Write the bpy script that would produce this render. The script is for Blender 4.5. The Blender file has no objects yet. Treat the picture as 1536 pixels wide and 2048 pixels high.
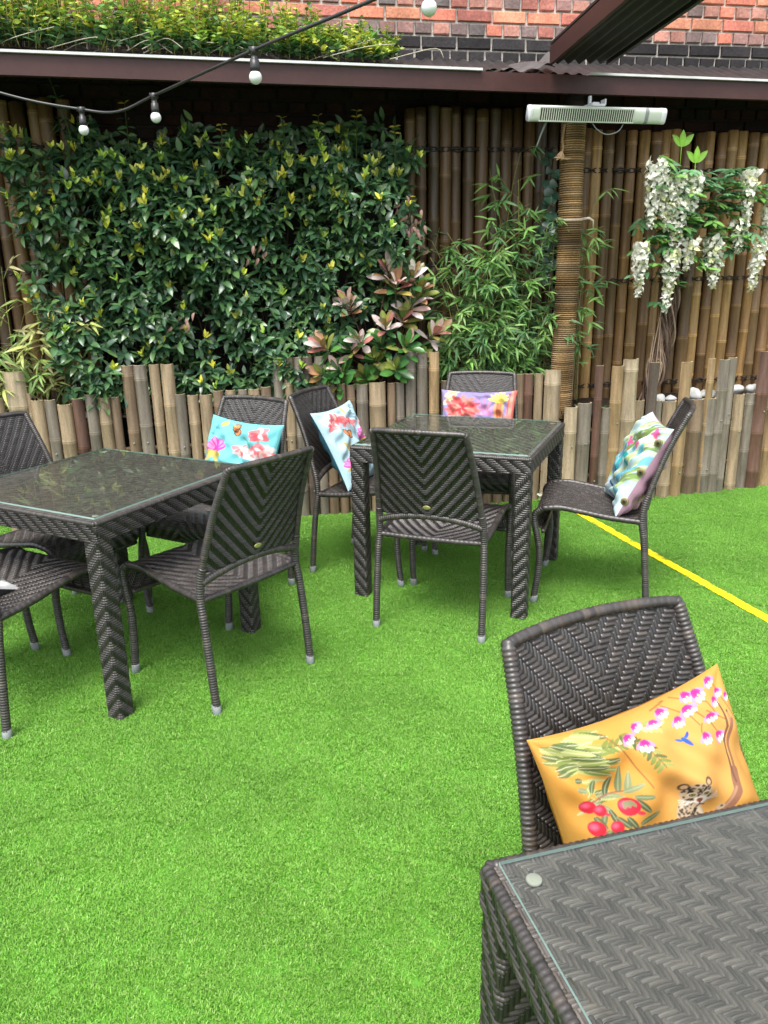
import bpy, math, random
import numpy as np
from mathutils import Matrix, Vector
random.seed(7); RS = np.random.RandomState(11)
SC = bpy.context.scene
COL = SC.collection

# ------------------------------------------------------------------ camera
PITCH, ROLL, CAMH, FPX = 0.302070304, -0.0207037709, 1.51830207, 1570.0
cp, sp = math.cos(PITCH), math.sin(PITCH); cr, sr = math.cos(ROLL), math.sin(ROLL)
fw = Vector((0, cp, -sp)); up0 = Vector((0, sp, cp)); rt0 = Vector((1, 0, 0))
rt = rt0 * cr + up0 * sr; up = -rt0 * sr + up0 * cr
cam = bpy.data.cameras.new('camera'); camo = bpy.data.objects.new('camera', cam); COL.objects.link(camo)
camo.matrix_world = Matrix(((rt.x, up.x, -fw.x, 0), (rt.y, up.y, -fw.y, 0), (rt.z, up.z, -fw.z, CAMH), (0, 0, 0, 1)))
cam.sensor_fit = 'HORIZONTAL'; cam.sensor_width = 36.0; cam.lens = 36.0 * FPX / 1536.0
cam.clip_start = 0.05; cam.clip_end = 500
SC.camera = camo
# ------------------------------------------------------------------ sky and sun (bright overcast)
SUN_EL, SUN_AZ = math.radians(63), math.radians(200)     # azimuth clockwise from +Y
w = bpy.data.worlds.new('World'); SC.world = w; w.use_nodes = True
nt = w.node_tree; bg = nt.nodes['Background']
sky = nt.nodes.new('ShaderNodeTexSky'); sky.sky_type = 'NISHITA'; sky.sun_disc = False
sky.sun_elevation = SUN_EL; sky.sun_rotation = SUN_AZ; sky.dust_density = 3.0; sky.air_density = 1.0; sky.ozone_density = 1.0
hs = nt.nodes.new('ShaderNodeHueSaturation'); hs.inputs['Saturation'].default_value = 0.30
nt.links.new(sky.outputs[0], hs.inputs['Color']); nt.links.new(hs.outputs[0], bg.inputs['Color'])
bg.inputs['Strength'].default_value = 0.15
sl = bpy.data.lights.new('sun', 'SUN'); sl.energy = 1.5; sl.angle = math.radians(28); sl.color = (1.0, 0.97, 0.92)
so = bpy.data.objects.new('sun', sl); COL.objects.link(so)
sd = Vector((math.sin(SUN_AZ) * math.cos(SUN_EL), math.cos(SUN_AZ) * math.cos(SUN_EL), math.sin(SUN_EL)))
so.rotation_euler = sd.to_track_quat('Z', 'Y').to_euler()
SC.view_settings.view_transform = 'Standard'; SC.view_settings.look = 'None'
SC.view_settings.gamma = 1.0; SC.view_settings.use_curve_mapping = False
SC.view_settings.exposure = 1.5
SC.cycles.max_bounces = 8; SC.cycles.transparent_max_bounces = 12

# ------------------------------------------------------------------ helpers
def lin(c):
    c = np.asarray(c, float) / 255.0
    return np.where(c <= 0.04045, c / 12.92, ((c + 0.055) / 1.055) ** 2.4)

def mk(name, V, F, mat=None, parent=None, col=None, smooth=True, loc=None):
    """one mesh object; F = list of face index arrays (tri/quad arrays or one array)"""
    V = np.asarray(V, np.float32).reshape(-1, 3)
    if not isinstance(F, list): F = [F]
    F = [np.asarray(f, np.int32) for f in F if len(f)]
    me = bpy.data.meshes.new(name)
    me.vertices.add(len(V)); me.vertices.foreach_set('co', V.ravel())
    nl = sum(f.size for f in F); nf = sum(len(f) for f in F)
    me.loops.add(nl); me.polygons.add(nf)
    me.loops.foreach_set('vertex_index', np.concatenate([f.ravel() for f in F]))
    tot = np.concatenate([np.full(len(f), f.shape[1], np.int32) for f in F])
    st = np.concatenate([[0], np.cumsum(tot)[:-1]]).astype(np.int32)
    me.polygons.foreach_set('loop_start', st)
    me.polygons.foreach_set('use_smooth', np.full(nf, smooth))
    me.update(calc_edges=True); me.validate()
    if col is not None:
        a = me.color_attributes.new('Col', 'FLOAT_COLOR', 'POINT')
        c = np.ones((len(V), 4), np.float32); c[:, :3] = np.asarray(col, np.float32).reshape(-1, 3) if np.ndim(col) > 1 else col
        a.data.foreach_set('color', c.ravel())
    if mat: me.materials.append(mat)
    o = bpy.data.objects.new(name, me); COL.objects.link(o)
    if parent: o.parent = parent
    if loc is not None: o.location = loc
    return o

def tag(o, label=None, cat=None, group=None, kind=None):
    if label: o['label'] = label
    if cat: o['category'] = cat
    if group: o['group'] = group
    if kind: o['kind'] = kind
    return o

def empty(name, loc=(0, 0, 0), rz=0.0):
    o = bpy.data.objects.new(name, None); COL.objects.link(o)
    o.location = loc; o.rotation_euler = (0, 0, rz); o.empty_display_size = 0.1
    return o

def copy_tree(o, parent=None):
    c = o.copy(); COL.objects.link(c)
    if parent: c.parent = parent
    for ch in list(o.children): copy_tree(ch, c)
    return c

class MB:
    """collects pieces into one mesh"""
    def __init__(s): s.V = []; s.F4 = []; s.F3 = []; s.C = []; s.n = 0
    def add(s, V, F, col=(1, 1, 1)):
        V = np.asarray(V, float).reshape(-1, 3)
        for f in (F if isinstance(F, list) else [F]):
            f = np.asarray(f, np.int64)
            if f.size == 0: continue
            (s.F4 if f.shape[1] == 4 else s.F3).append(f + s.n)
        c = np.asarray(col, float)
        s.C.append(np.tile(c, (len(V), 1)) if c.ndim == 1 else c)
        s.V.append(V); s.n += len(V); return s
    def box(s, c, d, col=(1, 1, 1), R=None):
        x, y, z = np.asarray(d, float) / 2
        P = np.array([[-x,-y,-z],[x,-y,-z],[x,y,-z],[-x,y,-z],[-x,-y,z],[x,-y,z],[x,y,z],[-x,y,z]])
        if R is not None: P = P @ np.asarray(R).T
        s.add(P + np.asarray(c), np.array([[0,3,2,1],[4,5,6,7],[0,1,5,4],[1,2,6,5],[2,3,7,6],[3,0,4,7]]), col); return s
    def tube(s, pts, r, sides=8, col=(1, 1, 1), cap=True):
        V, F = tube(pts, r, sides, cap); s.add(V, F, col); return s
    def build(s, name, mat, parent=None, smooth=True):
        F = []
        if s.F4: F.append(np.concatenate(s.F4))
        if s.F3: F.append(np.concatenate(s.F3))
        return mk(name, np.concatenate(s.V), F, mat, parent, np.concatenate(s.C), smooth)

def tube(pts, r, sides=8, cap=True):
    P = np.asarray(pts, float); n = len(P)
    r = np.full(n, r, float) if np.ndim(r) == 0 else np.asarray(r, float)
    T = np.gradient(P, axis=0); T /= np.linalg.norm(T, axis=1)[:, None] + 1e-12
    a = np.array([0, 0, 1.0]) if abs(T[0][2]) < 0.9 else np.array([1.0, 0, 0])
    N = np.zeros_like(P); x = a - T[0] * (a @ T[0]); N[0] = x / np.linalg.norm(x)
    for i in range(1, n):
        x = N[i-1] - T[i] * (N[i-1] @ T[i]); N[i] = x / (np.linalg.norm(x) + 1e-12)
    B = np.cross(T, N); th = np.arange(sides) * 2 * math.pi / sides
    V = P[:, None] + r[:, None, None] * (np.cos(th)[None, :, None] * N[:, None] + np.sin(th)[None, :, None] * B[:, None])
    V = V.reshape(-1, 3)
    i, j = np.meshgrid(np.arange(n - 1), np.arange(sides), indexing='ij'); j2 = (j + 1) % sides
    F = np.stack([i*sides+j, i*sides+j2, (i+1)*sides+j2, (i+1)*sides+j], -1).reshape(-1, 4)
    Fs = [F]
    if cap:
        V = np.concatenate([V, P[:1], P[-1:]]); c0 = n * sides; jj = np.arange(sides); j2 = (jj + 1) % sides
        Fs.append(np.stack([np.full(sides, c0), j2, jj], -1))
        Fs.append(np.stack([np.full(sides, c0 + 1), (n-1)*sides + jj, (n-1)*sides + j2], -1))
    return V, Fs

def spline(pts, n):
    """Catmull-Rom through pts, n samples, uniform in arc length"""
    P = np.asarray(pts, float); Q = np.vstack([2*P[0]-P[1], P, 2*P[-1]-P[-2]]); out = []
    for k in range(len(P) - 1):
        p0, p1, p2, p3 = Q[k:k+4]; t = np.linspace(0, 1, 24, endpoint=False)[:, None]
        out.append(0.5*((2*p1)+(-p0+p2)*t+(2*p0-5*p1+4*p2-p3)*t**2+(-p0+3*p1-3*p2+p3)*t**3))
    out = np.vstack(out + [P[-1:]]); s = np.r_[0, np.cumsum(np.linalg.norm(np.diff(out, axis=0), axis=1))]
    q = np.linspace(0, s[-1], n)
    return np.stack([np.interp(q, s, out[:, i]) for i in range(3)], -1), s[-1]

def grid_faces(nu, nv, wrap=False):
    i, j = np.meshgrid(np.arange(nu if wrap else nu - 1), np.arange(nv - 1), indexing='ij'); i2 = (i + 1) % nu
    return np.stack([i*nv+j, i2*nv+j, i2*nv+j+1, i*nv+j+1], -1).reshape(-1, 4)

# ------------------------------------------------------------------ materials
def mat(name, col=None, rough=0.5, spec=0.5, noise=None, bump=None, metal=0.0, transl=0.0, stretch=None, coat=0.0):
    m = bpy.data.materials.new(name); m.use_nodes = True; t = m.node_tree; b = t.nodes['Principled BSDF']
    b.inputs['Roughness'].default_value = rough; b.inputs['Specular IOR Level'].default_value = spec
    b.inputs['Metallic'].default_value = metal; b.inputs['Coat Weight'].default_value = coat
    if col is None:
        a = t.nodes.new('ShaderNodeAttribute'); a.attribute_name = 'Col'; csock = a.outputs['Color']
    else:
        a = t.nodes.new('ShaderNodeRGB'); a.outputs[0].default_value = (*col, 1); csock = a.outputs[0]
    tc = t.nodes.new('ShaderNodeTexCoord'); mp = t.nodes.new('ShaderNodeMapping')
    t.links.new(tc.outputs['Object'], mp.inputs['Vector'])
    if stretch: mp.inputs['Scale'].default_value = stretch
    if noise:
        for sc_, amt in (noise if isinstance(noise, list) else [noise]):
            nz = t.nodes.new('ShaderNodeTexNoise'); nz.inputs['Scale'].default_value = sc_; nz.inputs['Detail'].default_value = 5
            t.links.new(mp.outputs[0], nz.inputs['Vector'])
            mr = t.nodes.new('ShaderNodeMapRange'); mr.inputs['From Min'].default_value = 0.25; mr.inputs['From Max'].default_value = 0.75
            mr.inputs['To Min'].default_value = 1 - amt; mr.inputs['To Max'].default_value = 1 + amt
            t.links.new(nz.outputs['Fac'], mr.inputs['Value'])
            vm = t.nodes.new('ShaderNodeVectorMath'); vm.operation = 'SCALE'
            t.links.new(csock, vm.inputs[0]); t.links.new(mr.outputs[0], vm.inputs['Scale']); csock = vm.outputs[0]
    t.links.new(csock, b.inputs['Base Color'])
    if bump:
        nz = t.nodes.new('ShaderNodeTexNoise'); nz.inputs['Scale'].default_value = bump[0]; nz.inputs['Detail'].default_value = 6
        t.links.new(mp.outputs[0], nz.inputs['Vector'])
        bp = t.nodes.new('ShaderNodeBump'); bp.inputs['Strength'].default_value = bump[1]; bp.inputs['Distance'].default_value = 0.01
        t.links.new(nz.outputs['Fac'], bp.inputs['Height']); t.links.new(bp.outputs[0], b.inputs['Normal'])
    if transl:
        tr = t.nodes.new('ShaderNodeBsdfTranslucent'); mx = t.nodes.new('ShaderNodeMixShader'); mx.inputs[0].default_value = transl
        t.links.new(csock, tr.inputs['Color']); t.links.new(b.outputs[0], mx.inputs[1]); t.links.new(tr.outputs[0], mx.inputs[2])
        t.links.new(mx.outputs[0], t.nodes['Material Output'].inputs['Surface'])
    return m

M_WICK = mat('wicker', rough=0.40, spec=0.65, noise=(60, 0.18))
M_CAP = mat('grey_plastic', (0.20, 0.22, 0.22), 0.5)
M_BRASS = mat('brass', (0.55, 0.48, 0.22), 0.35, metal=0.7)
M_LEAF = mat('glossy_leaf', rough=0.33, spec=0.75, transl=0.10, noise=(25, 0.2))
M_SOFT = mat('soft_leaf', rough=0.45, spec=0.4, transl=0.25, noise=(25, 0.2))
M_PETAL = mat('petal', rough=0.6, spec=0.2, transl=0.3)
M_BAMB = mat('bamboo', rough=0.42, spec=0.4, noise=[(5, 0.38), (70, 0.32)], stretch=(9, 9, 0.9), bump=(60, 0.1))
M_ROPE = mat('dark_rope', (0.012, 0.010, 0.010), 0.8)
M_FIBRE = mat('fibre_rope', rough=0.85, spec=0.1, noise=(90, 0.25))
M_BRICK = mat('brick', rough=0.85, spec=0.2, noise=[(9, 0.25), (70, 0.3)], bump=(60, 0.35))
M_MORT = mat('mortar', (0.50, 0.46, 0.41), 0.95, 0.1, noise=[(4, 0.25), (60, 0.3)], bump=(80, 0.3))
M_SHADE = mat('mortar_painted_shade', (0.022, 0.019, 0.018), 0.8, 0.2, noise=[(4, 0.3), (50, 0.3)], bump=(60, 0.3))  # mortar with the roof's shade put into its colour
M_FASC = mat('brown_painted_board', (0.050, 0.021, 0.019), 0.42, 0.3, noise=[(2.5, 0.22), (30, 0.1)])
M_FLASH = mat('pale_metal', (0.5, 0.5, 0.5), 0.35, 0.5, noise=(12, 0.15))
M_CORR = mat('dark_corrugated', (0.022, 0.020, 0.020), 0.5, 0.4, noise=[(6, 0.4), (60, 0.3)])
M_GREYF = mat('grey_flashing', (0.075, 0.068, 0.066), 0.5, 0.4, noise=(14, 0.3))
M_WHITE = mat('white_metal', (0.50, 0.55, 0.47), 0.35, 0.5)
M_SILV = mat('silver_cap', (0.60, 0.62, 0.63), 0.3, 0.5)
M_DARK = mat('dark_plastic', (0.02, 0.02, 0.021), 0.4)
M_BULB = mat('white_bulb', (0.62, 0.65, 0.63), 0.12, 0.5)
M_CLOTH = mat('cushion_fabric', rough=0.7, spec=0.25, bump=(14, 0.25))
M_STONE = mat('white_stone', (0.42, 0.42, 0.41), 0.7, 0.3, noise=(25, 0.12), bump=(20, 0.3))
M_SOIL = mat('soil', (0.03, 0.022, 0.016), 0.95, 0.1, noise=(30, 0.4), bump=(30, 0.6))
M_BARK = mat('vine_bark', rough=0.85, spec=0.15, noise=(40, 0.3))
M_LINE = mat('yellow_paint', (0.86, 0.62, 0.012), 0.7, 0.2, noise=[(60, 0.12), (300, 0.2)], bump=(300, 0.5))
M_TURFB = mat('turf_backing', (0.09, 0.25, 0.03), 0.95, 0.1)
M_HOT = mat('heater_element', (0.035, 0.022, 0.012), 0.4, 0.5)
M_EARTH = mat('far_ground', (0.12, 0.11, 0.10), 0.9, 0.1, noise=(2, 0.2))

def glass_mat():
    m = bpy.data.materials.new('table_glass'); m.use_nodes = True; t = m.node_tree; t.nodes.remove(t.nodes['Principled BSDF'])
    tr = t.nodes.new('ShaderNodeBsdfTransparent'); tr.inputs[0].default_value = (0.94, 0.965, 0.95, 1)
    gl = t.nodes.new('ShaderNodeBsdfGlossy'); gl.inputs['Roughness'].default_value = 0.03; gl.inputs[0].default_value = (0.95, 1, 0.98, 1)
    fr = t.nodes.new('ShaderNodeFresnel'); fr.inputs[0].default_value = 1.52
    mx = t.nodes.new('ShaderNodeMixShader')
    t.links.new(fr.outputs[0], mx.inputs[0]); t.links.new(tr.outputs[0], mx.inputs[1]); t.links.new(gl.outputs[0], mx.inputs[2])
    t.links.new(mx.outputs[0], t.nodes['Material Output'].inputs['Surface']); return m
M_GLASS = glass_mat()
M_GUND = bpy.data.materials.new('glass_underside'); M_GUND.use_nodes = True
_t = M_GUND.node_tree; _t.nodes.remove(_t.nodes['Principled BSDF']); _n = _t.nodes.new('ShaderNodeBsdfTransparent'); _n.inputs[0].default_value = (.97, .99, .98, 1); _t.links.new(_n.outputs[0], _t.nodes['Material Output'].inputs['Surface'])
M_GEDGE = mat('glass_edge', (0.28, 0.42, 0.38), 0.15, 0.6)

# ------------------------------------------------------------------ ground, turf, line
def sheet(name, pts, mat_, kind='structure'):
    o = mk(name, np.array(pts, float), np.array([[0, 1, 2, 3]]), mat_, smooth=False); o['kind'] = kind; return o
sheet('ground', [(-60, -60, -0.03), (60, -60, -0.03), (60, 60, -0.03), (-60, 60, -0.03)], M_EARTH)
sheet('turf_base', [(-5, -3, 0), (6, -3, 0), (6, 5.75, 0), (-5, 4.6, 0)], M_TURFB)

def turf():
    S = 0.26; n = 9500
    px = RS.uniform(-S/2, S/2, n); py = RS.uniform(-S/2, S/2, n)
    az = RS.uniform(0, 2*math.pi, n); lean = RS.uniform(0.15, 1.1, n); h = RS.uniform(0.005, 0.0105, n); wd = RS.uniform(0.0009, 0.0015, n)
    d = np.stack([np.cos(az)*np.sin(lean), np.sin(az)*np.sin(lean), np.cos(lean)], -1)
    fa = RS.uniform(0, 2*math.pi, n); sd_ = np.stack([np.cos(fa), np.sin(fa), np.zeros(n)], -1)
    base = np.stack([px, py, np.zeros(n)], -1)
    mid = base + d*(h*0.55)[:, None] + np.array([0, 0, 0.001]); curl = RS.uniform(0.2, 0.9, n)
    d2 = d + np.stack([np.cos(az), np.sin(az), -0.3*np.ones(n)], -1)*curl[:, None]; d2 /= np.linalg.norm(d2, axis=1)[:, None]
    tip = mid + d2*(h*0.5)[:, None]
    ww = sd_*wd[:, None]
    V = np.stack([base-ww, base+ww, mid-ww*0.9, mid+ww*0.9, tip-ww*0.25, tip+ww*0.25], 1).reshape(-1, 3)
    k = (np.arange(n)*6)[:, None]
    F = np.concatenate([k+np.array([[0, 1, 3, 2]]), k+np.array([[2, 3, 5, 4]])])
    base_c = np.array([[0.155, 0.375, 0.045], [0.19, 0.42, 0.055], [0.12, 0.31, 0.035], [0.255, 0.465, 0.09], [0.30, 0.45, 0.13]])
    c = base_c[RS.choice(5, n, p=[.30, .30, .18, .15, .07])] * RS.uniform(0.88, 1.12, n)[:, None]
    c = np.repeat(c, 6, 0)
    m = mat('turf_blade', rough=0.5, spec=0.3, transl=0.25)
    t = m.node_tree                                   # broad tone variation of the fibres over the lawn
    ge = t.nodes.new('ShaderNodeNewGeometry'); nz = t.nodes.new('ShaderNodeTexNoise'); nz.inputs['Scale'].default_value = 2.2; nz.inputs['Detail'].default_value = 4
    t.links.new(ge.outputs['Position'], nz.inputs['Vector']); mr = t.nodes.new('ShaderNodeMapRange'); mr.inputs['From Min'].default_value = .3; mr.inputs['From Max'].default_value = .7; mr.inputs['To Min'].default_value = .84; mr.inputs['To Max'].default_value = 1.12
    t.links.new(nz.outputs['Fac'], mr.inputs['Value']); at = [q for q in t.nodes if q.type == 'ATTRIBUTE'][0]; vm = t.nodes.new('ShaderNodeVectorMath'); vm.operation = 'SCALE'; t.links.new(at.outputs['Color'], vm.inputs[0]); t.links.new(mr.outputs[0], vm.inputs['Scale'])
    for l in list(t.links):
        if l.from_node == at and l.to_node != vm: ts = l.to_socket; t.links.remove(l); t.links.new(vm.outputs[0], ts)
    o = mk('grass', V, F, m, col=c, smooth=True)
    g = bpy.data.node_groups.new('turf_tiles', 'GeometryNodeTree')
    g.interface.new_socket('Geometry', in_out='INPUT', socket_type='NodeSocketGeometry')
    g.interface.new_socket('Geometry', in_out='OUTPUT', socket_type='NodeSocketGeometry')
    gi = g.nodes.new('NodeGroupInput'); go = g.nodes.new('NodeGroupOutput')
    mg = g.nodes.new('GeometryNodeMeshGrid')
    mg.inputs['Size X'].default_value = 9.0; mg.inputs['Size Y'].default_value = 6.2
    mg.inputs['Vertices X'].default_value = 46; mg.inputs['Vertices Y'].default_value = 32
    tf = g.nodes.new('GeometryNodeTransform'); tf.inputs['Translation'].default_value = (0.45, 2.35, 0)
    iop = g.nodes.new('GeometryNodeInstanceOnPoints')
    rv = g.nodes.new('FunctionNodeRandomValue'); rv.data_type = 'FLOAT_VECTOR'
    rv.inputs[0].default_value = (-0.03, -0.03, 0); rv.inputs[1].default_value = (0.03, 0.03, 6.283)
    g.links.new(mg.outputs[0], tf.inputs[0]); g.links.new(tf.outputs[0], iop.inputs['Points'])
    g.links.new(gi.outputs[0], iop.inputs['Instance']); g.links.new(rv.outputs[0], iop.inputs['Rotation'])
    g.links.new(iop.outputs[0], go.inputs[0])
    md = o.modifiers.new('tiles', 'NODES'); md.node_group = g
    return tag(o, 'short bright green artificial grass covering the courtyard', 'grass', kind='stuff')
turf()
def yellow_line():
    a = np.array([1.205, 4.86]); b = np.array([1.93, 2.25]); n = 160
    t = np.linspace(0, 1, n)[:, None]; P = a + (b-a)*t; d = (b-a)/np.linalg.norm(b-a); s = np.array([d[1], -d[0]])
    wob = 0.027 + RS.uniform(-.0028, .0028, (n, 2))
    Z = 0.0085 + RS.uniform(-.001, .001, n)
    L = np.c_[P - s*wob[:, :1], Z]; C = np.c_[P, Z+.0015]; R = np.c_[P + s*wob[:, 1:], Z]
    V = np.stack([L, C, R], 1).reshape(-1, 3)
    o = mk('yellow_line', V, grid_faces(n, 3), M_LINE); o['kind'] = 'structure'
    return o
yellow_line()

# ------------------------------------------------------------------ wicker weaving
def weave(P, N, u0, nu, v0, nv, amp=0.0034, float_=3, chevron=None, col=(0.05, 0.042, 0.037), seed=0, wrap=False, polar=1, warp_dark=0.36, warp_h=-0.15):
    """P(u,v)->points for u,v in 0..1, N likewise; nu warp strands across, nv weft rows. Returns verts, faces, colours of a 3D woven sheet."""
    rs = np.random.RandomState(seed); S = np.array([0.0, 0.13, 0.5, 0.87])
    U = (np.arange(nu)[:, None] + S).ravel(); Vv = (np.arange(nv)[:, None] + S).ravel()
    if not wrap: U = np.r_[U, nu]
    Vv = np.r_[Vv, nv]
    A, B = np.meshgrid(U, Vv, indexing='ij')
    i = np.minimum(np.floor(A), nu - 1); j = np.minimum(np.floor(B), nv - 1); fu = A - i; fv = B - j
    if chevron is None: X = A*polar; I = np.where(polar > 0, i, -i-1)
    else:
        c = np.asarray(chevron, float)
        X = np.abs(A[..., None] - c).min(-1)*polar; I = np.floor(X - 1e-6*0)
        I = np.floor(np.abs((i + .5)[..., None] - c).min(-1)*polar)
    per = 2*float_
    def prof(f): return np.interp(f, [0, .13, .5, .87, 1], [-1.2, .5, 1, .5, -1.2])
    k = np.mod(I + j, per); weft = k < float_
    tw = np.clip(np.mod(X - .5*0 + j, per), 0, float_)/float_
    tw = np.clip((np.mod(I + j, per) + np.where(X - I > 0, X - I, 0))/float_, 0, 1)
    hw = (0.45 + 0.55*np.sqrt(np.clip(np.sin(math.pi*tw), 0, 1)))*prof(fv)
    tp = np.clip((np.mod(I + j, per) + fv - float_)/float_, 0, 1)
    hp = (warp_h + 0.6*np.sqrt(np.clip(np.sin(math.pi*tp), 0, 1)))*prof(fu)
    h = np.where(weft, hw, hp)*amp
    u = A/nu; v = B/nv
    p = P(u, v); nn = N(u, v)
    V = p + nn*h[..., None]
    fid = np.floor((I + j)/per)
    cw = rs.uniform(0.65, 1.4, (nv + 1, 200)); cpv = rs.uniform(0.65, 1.35, (nu + 1, 200))
    br = np.where(weft, cw[j.astype(int), np.mod(fid, 200).astype(int)], warp_dark*cpv[i.astype(int), np.mod(fid, 200).astype(int)])  # dark warp strands, darkened further to imitate wefts catching the light
    c = np.asarray(col)[None, None]*br[..., None]
    tan = np.array([0.05, 0.036, 0.024]); tm = np.where(weft, cw[j.astype(int), np.mod(fid*7+3, 200).astype(int)], cpv[i.astype(int), np.mod(fid*5+1, 200).astype(int)])
    c = c + np.clip(tm - 1.12, 0, 1)[..., None]*tan
    return V.reshape(-1, 3), grid_faces(len(U), len(Vv), wrap), c.reshape(-1, 3)

def ring_tube(mb, pts, r=0.0155, pitch=0.0098, sides=10, col=(0.05, 0.042, 0.036), seed=0, depth=0.17):
    rs = np.random.RandomState(seed); _, L = spline(pts, 20); nr = max(2, int(L/pitch)); n = nr*4 + 1
    P, _ = spline(pts, n); rr = np.full(n, r)
    pat = np.array([-depth, 0.0, 0.05, 0.0])[np.arange(n) % 4]
    rr = r*(1 + pat)
    b = rs.uniform(0.7, 1.35, nr + 1)[np.arange(n)//4]
    tan = (rs.rand(nr + 1) > 0.85)[np.arange(n)//4]
    c = np.asarray(col)[None]*b[:, None] + tan[:, None]*np.array([.022, .015, .009])
    V, F = tube(P, rr, sides, True)
    C = np.r_[np.repeat(c, sides, 0), c[:1], c[-1:]]
    mb.add(V, F, C); return P

# ------------------------------------------------------------------ chair
WCOL = (0.034, 0.0295, 0.0275)
def side_profile(z):     # y of the upright for height z
    return np.interp(z, [0.40, 0.43, 0.51, 0.59, 0.68, 0.76, 0.85, 0.91], [-.205, -.205, -.213, -.236, -.263, -.292, -.333, -.362])
def half_w(z): return np.interp(z, [0.43, 0.55, 0.75, 0.91], [0.230, 0.224, 0.206, 0.190])
def make_chair():
    root = empty('dining_chair')
    # seat
    sy = np.array([.225, .247, .262, .262, .247, .215, .15, .06, -.07, -.205]); sz = np.array([.352, .375, .405, .432, .455, .468, .472, .460, .440, .428])
    s = np.r_[0, np.cumsum(np.hypot(np.diff(sy), np.diff(sz)))]; L = s[-1]
    def SP(u, v):
        y = np.interp(v*L, s, sy); z = np.interp(v*L, s, sz)
        sag = 0.016*(1 - (2*u - 1)**2)*np.clip((v - 0.22)*4, 0, 1)*np.clip((1.02 - v)*4, 0, 1)
        hw = 0.222 + 0*v
        return np.stack([(2*u - 1)*hw, y, z - sag], -1)
    def SN(u, v):
        e = 1e-3; a = SP(u, np.clip(v + e, 0, 1)); b = SP(u, np.clip(v - e, 0, 1)); t = a - b
        n = np.stack([0*t[..., 0], t[..., 2], -t[..., 1]], -1); return n/np.linalg.norm(n, axis=-1)[..., None]
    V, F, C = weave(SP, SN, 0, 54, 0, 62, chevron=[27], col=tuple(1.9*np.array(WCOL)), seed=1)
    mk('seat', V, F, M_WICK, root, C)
    # backrest
    def BP(u, v):
        z = 0.525 + v*0.378; hw = half_w(z) - 0.006; x = (2*u - 1)*hw
        bow = 0.022*(1 - (2*u - 1)**2)
        return np.stack([x, side_profile(z) - bow, z + 0.006*(1-(2*u-1)**2)*v], -1)
    def BN(u, v):
        e = 1e-3; du = BP(np.clip(u+e, 0, 1), v) - BP(np.clip(u-e, 0, 1), v); dv = BP(u, np.clip(v+e, 0, 1)) - BP(u, np.clip(v-e, 0, 1))
        n = np.cross(dv, du); n /= np.linalg.norm(n, axis=-1)[..., None]; return n
    V, F, C = weave(BP, BN, 0, 54, 0, 46, chevron=[27], col=WCOL, seed=2, polar=-1)
    mk('backrest', V, F, M_WICK, root, C)
    # front legs and rear legs with caps
    k = 0
    for sx in (-1, 1):
        m = MB(); k += 1
        ring_tube(m, [(sx*.238, .25, .03), (sx*.238, .237, .138), (sx*.237, .233, .25), (sx*.236, .247, .334), (sx*.234, .262, .40), (sx*.232, .258, .435), (sx*.230, .228, .462)], seed=10+k, col=WCOL)
        lg = m.build('leg', M_WICK, root)
        m2 = MB(); m2.tube([(sx*.238, .2515, .0), (sx*.238, .2515, .003), (sx*.238, .247, .036), (sx*.238, .247, .038)], [.015, .0165, .0165, .0150], 14); m2.build('foot_cap', M_CAP, lg)
        m = MB()
        ring_tube(m, [(sx*.238, -.25, .03), (sx*.237, -.236, .186), (sx*.234, -.218, .35), (sx*.230, -.205, .43), (sx*.227, -.213, .51), (sx*.223, -.225, .55)], seed=20+k, col=WCOL)
        lg = m.build('leg', M_WICK, root)
        m2 = MB(); m2.tube([(sx*.238, -.2515, .0), (sx*.238, -.2515, .003), (sx*.238, -.248, .036), (sx*.238, -.248, .038)], [.015, .0165, .0165, .0150], 14); m2.build('foot_cap', M_CAP, lg)
        m = MB()
        ring_tube(m, [(sx*.230, .228, .462), (sx*.229, .15, .470), (sx*.229, .06, .458), (sx*.229, -.07, .438), (sx*.230, -.205, .428)], r=.0135, pitch=.022, seed=30+k, col=WCOL, depth=.06)
        m.build('seat_rail', M_WICK, root)
    # back frame: up, over the bowed top, down
    m = MB(); zz = [.55, .63, .72, .80, .87, .900]
    Lp = [(-half_w(z), float(side_profile(z)), z) for z in zz]; Rp = [(-x, y, z) for x, y, z in Lp][::-1]
    top = [(x*.188, float(side_profile(.905)) - .023*(1-x*x), .908 + .005*(1-x*x)) for x in (-.9, -.5, 0, .5, .9)]
    ring_tube(m, Lp + [(-.186, float(side_profile(.907))-.003, .906)], r=.0130, pitch=.0085, seed=41, col=WCOL, depth=.13)
    ring_tube(m, Rp[::-1] + [(.186, float(side_profile(.907))-.003, .906)], r=.0130, pitch=.0085, seed=42, col=WCOL, depth=.13)
    ring_tube(m, [(-.189, float(side_profile(.905)), .905)] + top + [(.189, float(side_profile(.905)), .905)], r=.0108, pitch=.014, seed=43, col=WCOL, depth=.06)
    m.build('back_frame', M_WICK, root)
    m = MB()
    ring_tube(m, [(x*.225, -.214 - .018*(1-x*x), .492 + .038*(1-x*x)) for x in np.linspace(-1, 1, 9)], r=.0148, seed=44, col=WCOL, depth=.05)
    m.build('cross_rail', M_WICK, root)
    m = MB()                                            # rear seat edge and under-seat front edge
    ring_tube(m, [(x*.225, -.205, .424 - .004*(1-x*x)) for x in np.linspace(-1, 1, 7)], r=.012, pitch=.02, seed=45, col=WCOL, depth=.06)
    m.build('rear_seat_edge', M_WICK, root); m = MB()
    ring_tube(m, [(x*.228, .222, .350) for x in np.linspace(-1, 1, 5)], r=.010, pitch=.02, seed=46, col=WCOL, depth=.06)
    m.build('front_seat_edge', M_WICK, root)
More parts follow.
